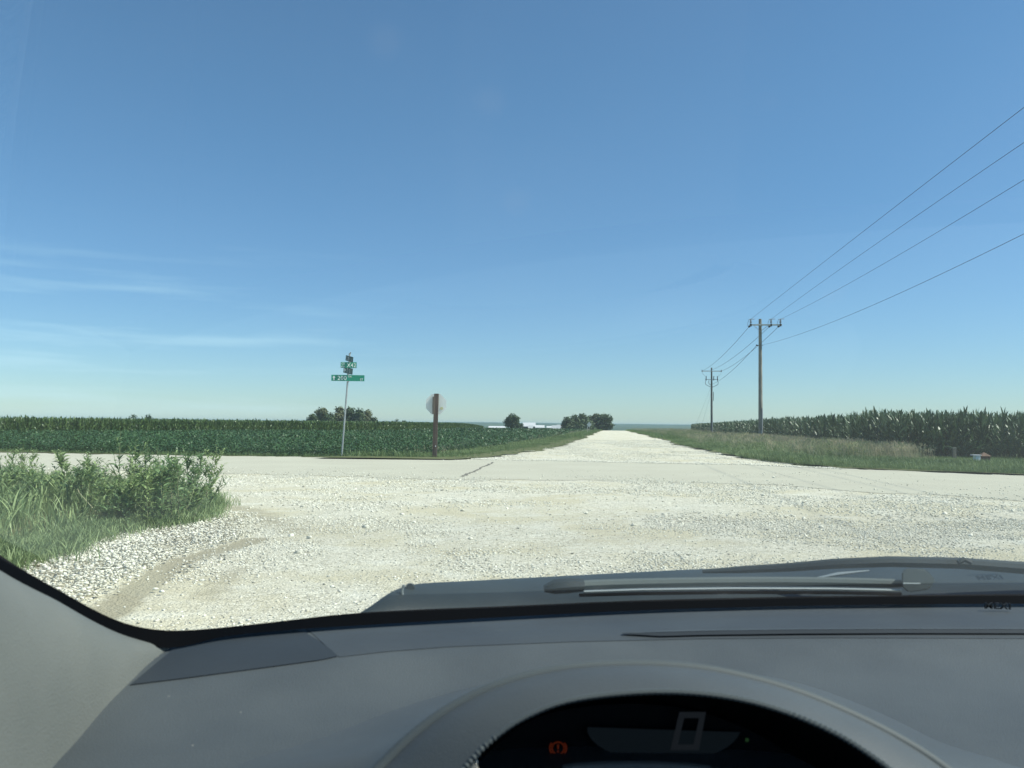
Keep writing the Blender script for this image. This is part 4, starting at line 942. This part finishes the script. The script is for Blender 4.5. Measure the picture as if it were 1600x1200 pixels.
gl_ = n.new('ShaderNodeBsdfGlossy'); gl_.inputs['Roughness'].default_value = 0.0; gl_.inputs[0].default_value = (.9, 1, .97, 1)
df = n.new('ShaderNodeBsdfDiffuse'); df.inputs[0].default_value = (.8, .8, .76, 1); tl_ = n.new('ShaderNodeBsdfTranslucent'); tl_.inputs[0].default_value = (.8, .8, .76, 1)
ad = n.new('ShaderNodeMixShader'); l.new(df.outputs[0], ad.inputs[1]); l.new(tl_.outputs[0], ad.inputs[2])
lw = n.new('ShaderNodeLayerWeight'); lw.inputs[0].default_value = .5
pw = n.new('ShaderNodeMath'); pw.operation = 'POWER'; pw.inputs[1].default_value = 3.0; l.new(lw.outputs['Facing'], pw.inputs[0])
ma = n.new('ShaderNodeMath'); ma.operation = 'MULTIPLY_ADD'; ma.inputs[1].default_value = .6; ma.inputs[2].default_value = .08; l.new(pw.outputs[0], ma.inputs[0])
mx = n.new('ShaderNodeMixShader'); l.new(ma.outputs[0], mx.inputs[0]); l.new(tr.outputs[0], mx.inputs[1]); l.new(gl_.outputs[0], mx.inputs[2])
# film of dust and a few smears on the glass
t = n.new('ShaderNodeTexCoord'); z = n.new('ShaderNodeTexNoise'); z.inputs['Scale'].default_value = 3.5; z.inputs['Detail'].default_value = 3; l.new(t.outputs['Object'], z.inputs[0])
vv = n.new('ShaderNodeTexVoronoi'); vv.inputs['Scale'].default_value = 11; l.new(t.outputs['Object'], vv.inputs[0])
rv = n.new('ShaderNodeMapRange'); rv.inputs['From Min'].default_value = .16; rv.inputs['From Max'].default_value = .02; rv.interpolation_type = 'SMOOTHSTEP'; rv.inputs['To Max'].default_value = .03; l.new(vv.outputs['Distance'], rv.inputs['Value'])
mr = n.new('ShaderNodeMapRange'); mr.inputs['From Min'].default_value = .35; mr.inputs['From Max'].default_value = .75; mr.inputs['To Min'].default_value = .016; mr.inputs['To Max'].default_value = .05; l.new(z.outputs[0], mr.inputs['Value'])
aa = n.new('ShaderNodeMath'); aa.operation = 'ADD'; l.new(mr.outputs[0], aa.inputs[0]); l.new(rv.outputs[0], aa.inputs[1])
m2 = n.new('ShaderNodeMixShader'); l.new(aa.outputs[0], m2.inputs[0]); l.new(mx.outputs[0], m2.inputs[1]); l.new(ad.outputs[0], m2.inputs[2]); l.new(m2.outputs[0], o_.inputs[0])
ws = loft('windshield', rowsW, gm, car, sub=2)
loft('windshield_seal', [[near_(p + (q - p) * k_, .985) for p, q in zip(e1, e2)] for k_ in (0, .35, .8, 1.36)], M_rub, car, sub=1)

# dashboard
def dash_z(X, Y):
    d = Y / CAB
    return .0
Fe = [(277, 1005.5, 1.03), (240, 1030, .985), (200, 1069, .93), (165, 1104, .885), (120, 1158, .825), (80, 1201, .775), (20, 1275, .70), (-60, 1390, .61)]
fe = [C(*q) for q in curve(Fe, 26)]
i0 = min(range(90), key=lambda i: (e2[i] - fe[0]).length); front_e = resample([fe[0]] + e2[i0 + 1:], 50)
# Coons-like skin: front edge, left edge, and a rear edge dropping towards the driver
rear_l = Vector(fe[-1]); rear_r = Vector((2 * CX + .62, rear_l.y - .02, rear_l.z)); rear = [rear_l.lerp(rear_r, u) for u in np.linspace(0, 1, 50)]
right_e = resample([front_e[-1], front_e[-1].lerp(rear_r, .5) + Vector((.06, .02, .0)), rear_r], 26)
rowsD = []
for j in range(26):
    v = j / 25; r_ = []
    for i in range(50):
        u = i / 49
        p = front_e[i] * (1 - v) + rear[i] * v + fe[j] * (1 - u) + right_e[j] * u - (front_e[0] * (1 - u) * (1 - v) + front_e[-1] * u * (1 - v) + rear[0] * (1 - u) * v + rear[-1] * u * v)
        s_ = min(1, u * 5)
        p = p + Vector((0, 0, s_ * (.012 * math.exp(-((v - .20) / .085) ** 2) - .004 * math.exp(-((v - .05) / .05) ** 2))))
        r_.append(p)
    rowsD.append(r_)
dash = loft('dashboard', rowsD, M_dash, car, sub=1)
from mathutils.bvhtree import BVHTree
bpy.context.view_layer.update(); dg_ = bpy.context.evaluated_depsgraph_get(); em = dash.evaluated_get(dg_).to_mesh()
dv_ = [v.co + car.location for v in em.vertices]; df_ = [tuple(p.vertices) for p in em.polygons]
bvh = BVHTree.FromPolygons(dv_, df_)
def on_dash(px, py, lift=0.0, fallback=.8):
    d = ray(px, py).normalized(); h = bvh.ray_cast(Vector((0, 0, CAMZ)), d)
    k_ = 0
    while h[0] is None and k_ < 12 and fallback > .75:      # just past the front edge: step back onto the dash
        k_ += 1; d = ray(px, py + k_ * 1.0).normalized(); h = bvh.ray_cast(Vector((0, 0, CAMZ)), d)
    if h[0] is None: return C(px, py, fallback)
    return h[0] + Vector((0, 0, lift)) - d * lift
# darker sheet lying just above the left of the dash
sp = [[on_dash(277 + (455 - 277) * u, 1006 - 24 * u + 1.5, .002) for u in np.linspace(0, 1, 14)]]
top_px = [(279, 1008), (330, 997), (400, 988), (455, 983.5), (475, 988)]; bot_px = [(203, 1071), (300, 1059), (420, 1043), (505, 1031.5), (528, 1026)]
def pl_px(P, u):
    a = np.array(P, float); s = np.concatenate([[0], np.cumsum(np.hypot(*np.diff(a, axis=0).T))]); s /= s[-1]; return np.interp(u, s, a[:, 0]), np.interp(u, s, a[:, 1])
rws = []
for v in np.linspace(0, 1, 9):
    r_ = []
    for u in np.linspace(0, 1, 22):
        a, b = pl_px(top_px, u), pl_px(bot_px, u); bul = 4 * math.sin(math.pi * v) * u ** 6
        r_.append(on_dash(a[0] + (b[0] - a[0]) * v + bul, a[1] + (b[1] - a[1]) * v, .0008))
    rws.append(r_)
loft('side_sheet', rws, M_side, car, sub=1)
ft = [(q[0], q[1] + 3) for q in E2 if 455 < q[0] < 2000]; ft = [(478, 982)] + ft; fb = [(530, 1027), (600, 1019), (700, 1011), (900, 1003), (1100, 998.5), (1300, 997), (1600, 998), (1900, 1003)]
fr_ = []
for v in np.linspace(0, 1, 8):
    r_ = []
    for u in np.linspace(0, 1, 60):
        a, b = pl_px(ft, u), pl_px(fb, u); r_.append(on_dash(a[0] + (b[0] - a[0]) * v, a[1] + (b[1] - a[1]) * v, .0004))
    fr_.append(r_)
loft('front_shade_strip', fr_, plastic('front_shade_colour', (.047, .056, .064), .6, (.055, .065, .072), dust=.6), car, sub=0)  # shading of the dash's front slope put in as a darker colour
# defroster slot: a raised lip over a dark groove
lp = [(972, 992), (1010, 989.5), (1100, 987), (1250, 985), (1400, 984.3), (1600, 984.5), (1750, 986)]
def rail(y0, y1, lift0, lift1, n=40):
    out = [[], []]
    for u in np.linspace(0, 1, n):
        q = pl_px(lp, u); tp = min(1, u * 12 + .15)
        out[0].append(on_dash(q[0], q[1] + y0 * tp, lift0)); out[1].append(on_dash(q[0], q[1] + y1 * tp, lift1))
    return out
dl = loft('defroster_vent', rail(1.5, 7.5, .002, .002), mat('vent_dark', (.014, .018, .021), .7), car, sub=0)
a, b = rail(-2.2, 1.2, .001, .0022); loft('vent_lip', [a, [p.lerp(q, .5) + Vector((0, 0, .0008)) for p, q in zip(a, b)], b], M_dash, dl, sub=1, thick=.001) if False else loft('defroster_lip', [a, [p.lerp(q, .5) + Vector((0, 0, .0008)) for p, q in zip(a, b)], b], M_dash, car, sub=1)

# instrument hood: rings from the dash up over the crest and back into the opening
n_ = 61
crest_px = [(470, 1330), (520, 1268), (590, 1200), (640, 1151), (700, 1106), (780, 1067), (870, 1044), (950, 1036.5), (1040, 1037), (1130, 1048), (1240, 1077), (1340, 1118), (1420, 1160), (1480, 1200), (1560, 1268), (1620, 1330)]
inner_px = [(640, 1330), (680, 1260), (722, 1205), (760, 1163), (812, 1125), (880, 1097), (970, 1083.5), (1060, 1081), (1150, 1091), (1230, 1113), (1310, 1148), (1368, 1185), (1400, 1210), (1450, 1262), (1490, 1330)]
foot_px = [(150, 1330), (215, 1262), (300, 1202), (430, 1152), (560, 1112), (700, 1073), (850, 1041), (950, 1031), (1050, 1031), (1150, 1040), (1250, 1056), (1350, 1086), (1450, 1122), (1600, 1182), (1720, 1240), (1850, 1330)]
def crv(P): return [np.array(q) for q in curve([(a, b, 0) for a, b in P], n_)]
kc, ki, kf = crv(crest_px), crv(inner_px), crv(foot_px); us = np.linspace(0, 1, n_)
arch = [math.sin(math.pi * u) for u in us]
ring_c = [C(q[0], q[1], .66 + .07 * a ** .8) for q, a in zip(kc, arch)]
ring_m = [C((q[0] * .62 + k[0] * .38), (q[1] * .62 + k[1] * .38), .645 + .055 * a ** .8) for q, k, a in zip(kc, ki, arch)]
ring_i = [C(q[0], q[1], .63 + .045 * a ** .8) for q, a in zip(ki, arch)]
ring_f = [on_dash(q[0], q[1], -.004, .72) for q in kf]
ring_cb = [p + Vector((0, .05, -.012)) for p in ring_c]
ring_fm = [a.lerp(b, .5) + Vector((0, .0, .008 * s)) for a, b, s in zip(ring_cb, ring_f, arch)]
ring_c0 = [a + Vector((0, .010, -.0035)) for a in ring_c]
for i, u in enumerate(us):                         # keep the back of the hood below the line of sight over its crest
    for rg in (ring_cb, ring_fm):
        a_ = arch[i]
        if a_ > .3: rg[i].z -= (.012 if rg is ring_cb else .026) * float(smooth(.3, .7, a_))
hood = loft('instrument_hood', [ring_f, ring_fm, ring_cb, ring_c0, ring_c, ring_m, ring_i], M_hood, car, sub=2)
M_bead = mat('lighter_bead_plastic', (.082, .097, .102), .6, spec=.25)  # lighter than the hood: crest highlight put into the bead's colour
MB().tube(local(car, [p + Vector((0, .0015, -.0035)) for p in ring_c[4:-4]]), .0056, 12).build('hood_crest_highlight', M_bead, hood.parent, smooth=True)
ib = [ring_i[i].lerp(ring_i[min(i + 1, n_ - 1)], f_) for i in range(3, n_ - 3) for f_ in (0, .25, .5, .75)]
MB().tube(local(car, ib), [.0016 + .0008 * (q % 2) for q in range(len(ib))], 6).build('hood_inner_edge', M_bead, hood.parent, smooth=True)
# opening: smooth black throat and the display at its bottom
def sink(q, dy, sx_, dz, cz=0): return Vector((.118 + (q.x - .118) * sx_, q.y + dy, q.z * 1.0 + dz))
th1 = [Vector(q) + Vector((0, .004, .001)) for q in ring_i]; th2 = [sink(q, .05, .99, -.014) for q in ring_i]; th3 = [sink(q, .16, .97, -.062) for q in ring_i]
loft('hood_lining', [th1, th2, th3], M_in, car, sub=1)
dsp = []
zc0 = min(q.z for q in th3) - .02
for k_ in np.linspace(0, 1, 6): dsp.append([Vector((.118 + (q.x - .118) * (1 - .0 * k_), q.y - .01 * k_, q.z * (1 - k_) + zc0 * k_)) for q in th3])
scr = loft('instrument_display', dsp, M_blkp, car, sub=0)
dD = .86  # depth of the printed marks
def flat(name, pxs, D, m, parent, th=.0015):
    P = [C(x_, y_, D) for x_, y_ in pxs]; q = local(car, P); k_ = len(q); b = [p + Vector((0, th, 0)) for p in q]
    return MB().add(q + b, [tuple(range(k_)), tuple(range(k_, 2 * k_))[::-1]] + [(i, i + k_, (i + 1) % k_ + k_, (i + 1) % k_) for i in range(k_)]).build(name, m, parent)
lens_ = [(918 + 0, 1137)] + [(1037 + 120 * math.cos(t), 1137 + 54 * math.sin(t)) for t in np.linspace(math.pi, 0, 24)][1:-1] + [(1157, 1145)]
scrp = scr
M_lcd = emit('lit_display', (.10, .16, .21), .02, (.004, .005, .006)); M_dig = emit('lit_digit', (.16, .20, .25), .03, (.006, .006, .006)); M_red = emit('red_lamp', (.9, .14, .04), .035, (.02, .004, .004))
DDp = .835
flat('lit_panel', lens_, DDp, M_lcd, scrp)
do = [(1062, 1113), (1103, 1113), (1092, 1172), (1048, 1172)]; di = [(1069, 1122), (1093, 1122), (1084, 1164), (1059, 1164)]
for i in range(4):
    j = (i + 1) % 4; flat('digit_bar', [do[i], do[j], di[j], di[i]], DDp - .004, M_dig, scrp, .001)
def disc(cx_, cy_, r0, r1, nn=20):
    for i in range(nn):
        a, b = 2 * math.pi * i / nn, 2 * math.pi * (i + 1) / nn
        yield [(cx_ + r0 * math.cos(a), cy_ + r0 * math.sin(a)), (cx_ + r0 * math.cos(b), cy_ + r0 * math.sin(b)), (cx_ + r1 * math.cos(b), cy_ + r1 * math.sin(b)), (cx_ + r1 * math.cos(a), cy_ + r1 * math.sin(a))]
wl_ = MB()
for qd in list(disc(872, 1169, 8.5, 10.5)) + [[(870.6, 1163), (873.4, 1163), (873, 1171), (871, 1171)], [(870.8, 1173), (873.2, 1173), (873.2, 1175.5), (870.8, 1175.5)]] + [[(872 + s_ * 12 * math.cos(a), 1169 + 12 * math.sin(a)), (872 + s_ * 12 * math.cos(a + .35), 1169 + 12 * math.sin(a + .35)), (872 + s_ * 14 * math.cos(a + .35), 1169 + 14 * math.sin(a + .35)), (872 + s_ * 14 * math.cos(a), 1169 + 14 * math.sin(a))] for s_ in (-1, 1) for a in (-.7, -.35, 0, .35)]:
    wl_.add(local(car, [C(x_, y_, DDp - .003) for x_, y_ in qd]), [(0, 1, 2, 3)])
wl_.build('warning_lamp', M_red, scrp)
flat('green_lamp', [(1165, 1154), (1170, 1154), (1170, 1159), (1165, 1159)], DDp - .003, emit('green_lamp', (.1, .3, .1), .05), scrp, .001)
MB().tube(local(car, [C(x_, y_, .70) for x_, y_ in ((880, 1203), (900, 1199.5), (940, 1197.5), (990, 1196.5), (1040, 1197.5), (1080, 1200), (1110, 1204))]), .0035, 8).build('display_rim', M_hood, car, smooth=True)
# pale reflection left of the opening, modelled as a bright metal tube
MB().tube(local(car, [C(x_, y_, .665) for x_, y_ in ((746, 1212), (738, 1200), (737, 1188), (741, 1178), (748, 1170))]), [.003, .0042, .005, .004, .002], 8).build('bezel_glint', mat('glint_metal', (.6, .6, .55), .25, metallic=.6), car, smooth=True)

# pillar trim: from the seal down to the end of the dash
k1 = [C(*q) for q in curve([(277, 1005.5, 1.031), (230, 1003, 1.012), (180, 990, .982), (120, 961, .942), (60, 926, .892), (0, 891, .847), (-120, 805, .722), (-260, 672, .602)], 26)]
mid = []; rowsP = []
for v in np.linspace(0, 1, 9):
    r_ = []
    for i in range(26):
        p = k1[i].lerp(fe[i], v); s_ = math.sin(math.pi * v) * min(1, i / 9)
        r_.append(p + Vector((.022 * s_, -.012 * s_, .034 * s_ * (1 - .55 * v))))
    rowsP.append(r_)
loft('pillar_trim', rowsP, M_pillar, car, sub=2)

# outside: cowl, wiper
def row(P, n=40): return resample([C(*q) for q in curve(P, 60)], n)
cw_top = [(556, 962, 1.22), (575, 951, 1.25), (600, 930, 1.29), (622, 917, 1.33), (642, 911.5, 1.36), (700, 908.5, 1.41), (900, 898, 1.54), (1100, 888, 1.62), (1200, 885.5, 1.66), (1290, 881, 1.69), (1390, 880, 1.71), (1500, 879, 1.72), (1600, 884, 1.72), (1800, 896, 1.69), (2200, 925, 1.6)]
cw_bot = [(558, 968, 1.20), (600, 962, 1.215), (650, 959, 1.235), (720, 955, 1.26), (900, 947, 1.32), (1100, 941, 1.37), (1300, 938, 1.395), (1500, 936, 1.405), (1600, 935.5, 1.41), (1900, 938, 1.40), (2250, 950, 1.34)]
ct, cb_ = row(cw_top, 60), row(cw_bot, 60)
cm1 = [a.lerp(b, .12) + Vector((0, -.004, .0035)) for a, b in zip(ct, cb_)]; cm2 = [a.lerp(b, .70) + Vector((0, 0, -.004)) for a, b in zip(ct, cb_)]; cm3 = [a.lerp(b, .76) + Vector((0, 0, -.022)) for a, b in zip(ct, cb_)]
cbk = [p + Vector((0, .012, -.05)) for p in ct]
loft('cowl', [cbk, [p + Vector((0, .004, -.003)) for p in ct], ct, cm1, cm2, cm3, [p + Vector((0, 0, -.03)) for p in cb_]], M_ext, car, sub=1)
MB().tube(local(car, [C(641, 919, 1.335), C(641, 919, 1.325)]), [.0075, .006], 12).build('cowl_bolt', M_ext, car, smooth=True)
MB().tube(local(car, [C(x_, y_, 1.30) for x_, y_ in ((631, 914), (628, 922), (629, 931), (635, 939), (645, 943))]), .0022, 6).build('cowl_clip', mat('pale_edge', (.2, .23, .23), .5), car, smooth=True)
wip = empty('wiper', (0, 0, 0)); wip.parent = car; wip.location = (0, 0, 0)
def wloc(P): return [p - car.location for p in P]
wb_px = [(852, 919, 1.335), (900, 914.5, 1.35), (1000, 911, 1.375), (1150, 908.5, 1.40), (1300, 909, 1.415), (1412, 912, 1.42)]
wb = row(wb_px, 30)
M_blade = mat('wiper_blade_grey', (.10, .12, .115), .45, spec=.35); M_bright = mat('wiper_bright_metal', (.40, .44, .43), .35, metallic=.5)
MB().tube(wloc(wb), [.003] + [.0068] * 28 + [.005], 8).build('wiper_blade', M_blade, wip, smooth=True)
MB().tube(wloc([C(*q) for q in ((850, 920, 1.33), (866, 917, 1.33), (890, 915, 1.335), (911, 914.5, 1.34))]), [.005, .0105, .0108, .009], 8).build('blade_end_cap', M_ext, wip, smooth=True)
MB().tube(wloc([C(*q) for q in ((912, 924.5, 1.325), (1000, 921.5, 1.34), (1150, 919.5, 1.36), (1300, 920, 1.375), (1408, 922.5, 1.38))]), .0020, 6).build('blade_highlight', M_bright, wip, smooth=True)  # highlight line beneath the blade, built as a bright tube
MB().tube(wloc([C(*q) for q in ((905, 930, 1.30), (1000, 927.5, 1.31), (1150, 925.5, 1.335), (1300, 926, 1.345), (1408, 928, 1.35))]), .0025, 6).build('blade_rubber', M_rub, wip, smooth=True)
wa = [C(*q) for q in ((1098, 893, 1.50), (1160, 890, 1.50), (1240, 886, 1.48), (1300, 881, 1.46), (1390, 877.5, 1.46), (1500, 880, 1.48), (1620, 889, 1.50), (1800, 900, 1.52))]
MB().tube(wloc(wa), [.003, .006, .007, .008, .0085, .009, .010, .012], 8).build('wiper_arm', M_ext, wip, smooth=True)
MB().tube(wloc([C(*q) for q in ((1262, 906, 1.45), (1310, 897, 1.45), (1358, 891.5, 1.45))]), [.001, .0032, .001], 6).build('arm_spring', M_bright, wip, smooth=True)
cn = MB(); pts = [(1409, 893), (1418, 888), (1446, 889), (1462, 906), (1452, 921), (1420, 926), (1409, 917)]
P_ = wloc([C(x_, y_, 1.375) for x_, y_ in pts]); Q_ = wloc([C(x_, y_, 1.43) for x_, y_ in pts]); cn.add(P_ + Q_, [tuple(range(7)), tuple(range(7, 14))[::-1]] + [(i, i + 7, (i + 1) % 7 + 7, (i + 1) % 7) for i in range(7)])
cn.build('blade_connector', mat('connector_grey', (.13, .15, .15), .35), wip, bev=.002)
MB().tube(wloc([C(1411, 911.7, 1.365), C(1438, 911.9, 1.365)]), .0013, 6).build('connector_glint', M_bright, wip)
MB().tube(wloc([C(1497, 879, 1.46), C(1506, 874, 1.46), C(1517, 879, 1.46)]), .004, 6).build('washer_nozzle', M_ext, wip, smooth=True)
# the rest of the car: bonnet, wings, roof edge, right pillar, doors
M_paint = mat('car_paint', (.05, .06, .07), .3, spec=.5, coat=.6)
hb0 = [p + Vector((0, .014, -.02)) for p in resample(ct, 20)]
hx = [Vector((-.52 * CAB - .02 + (1.52 + .30) * .9 * u, 0, 0)) for u in np.linspace(0, 1, 20)]
rH = [hb0]
for k_, (yy, zz) in enumerate(((1.72, .93), (2.0, .86), (2.3, .76), (2.5, .62), (2.54, .40))):
    rH.append([Vector((CX + (u - .5) * 1.5, yy - .25 * (2 * u - 1) ** 2, zz - .05 * (2 * u - 1) ** 4)) for u in np.linspace(0, 1, 20)])
loft('bonnet', rH, M_paint, car, sub=2)
for sgn in (-1, 1):
    X_ = lambda p: Vector((CX + sgn * p[0], p[1], p[2]))
    loft('door', [[X_((.80, y_, 1.0 - .02 * abs(y_))) for y_ in (-.75, -.2, .3, .75)], [X_((.87, y_, .86)) for y_ in (-.75, -.2, .3, .80)], [X_((.88, y_, .55)) for y_ in (-.75, -.2, .3, .85)], [X_((.84, y_, .28)) for y_ in (-.75, -.2, .3, .85)]], M_paint, car, sub=2)
pr_ = [Vector((2 * CX - p.x, p.y, p.z)) for p in Lc]
loft('roof_lining', [[TL.lerp(TRR, u) + Vector((0, .04 * 4 * u * (1 - u) - q, .012 * 4 * u * (1 - u) + zz)) for u in np.linspace(0, 1, 12)] for q, zz in ((0, 0.012), (.15, .03), (.5, .05), (.95, .04))], mat('roof_lining_fabric', (.35, .35, .32), .9), car, sub=1, thick=.02)
MB().tube(local(car, [Rc[0]] + [p + Vector((.03, 0, 0)) for p in Rc[1:]]), .028, 8).build('pillar_trim', M_pillar, car, smooth=True)
M_trim = mat('dark_cabin_trim', (.022, .024, .027), .8); M_carpet = mat('carpet', (.02, .02, .022), .95)
W0, W1 = CX - .76, CX + .76
loft('lower_dashboard', [[Vector((W0 + (W1 - W0) * u, y_, z_)) for u in np.linspace(0, 1, 12)] for y_, z_ in ((.56, .93), (.50, .90), (.47, .80), (.52, .66), (.66, .56), (.80, .40))], M_trim, car, sub=2)
MB().box(((W0 + W1) / 2 - car.location.x, .02 + .3, .26), (W1 - W0 + .14, 2.2, .04)).box(((W0 + W1) / 2 - car.location.x, 1.35, .58), (W1 - W0, .04, .66)).build('floor_pan', M_carpet, car)
for sgn in (-1, 1): loft('door_lining', [[Vector((CX + sgn * x_, y_, z_)) for y_ in (-.75, -.2, .3, .74)] for x_, z_ in ((.79, .99), (.775, .93), (.76, .8), (.77, .5), (.78, .28))], M_trim, car, sub=1)
MB().box((.0, -.55, .55), (1.45, .5, .55)).box((0, -.8, .98), (1.45, .12, .7)).build('seat', mat('seat_cloth', (.06, .06, .058), .95), car, bev=.05)
# dark letters just above the front of the dash
tx = lettering('MEXI', .012, car, 0, 0, 0, mat('dash_front_letters', (.012, .015, .018), .6), width=.036, bold=.0002)
pt = on_dash(1538, 955, .004); tx.location = local(car, [pt])[0]; tx.name = 'dash_front_letters'; tx.rotation_euler = (0, R(1.5), 0)
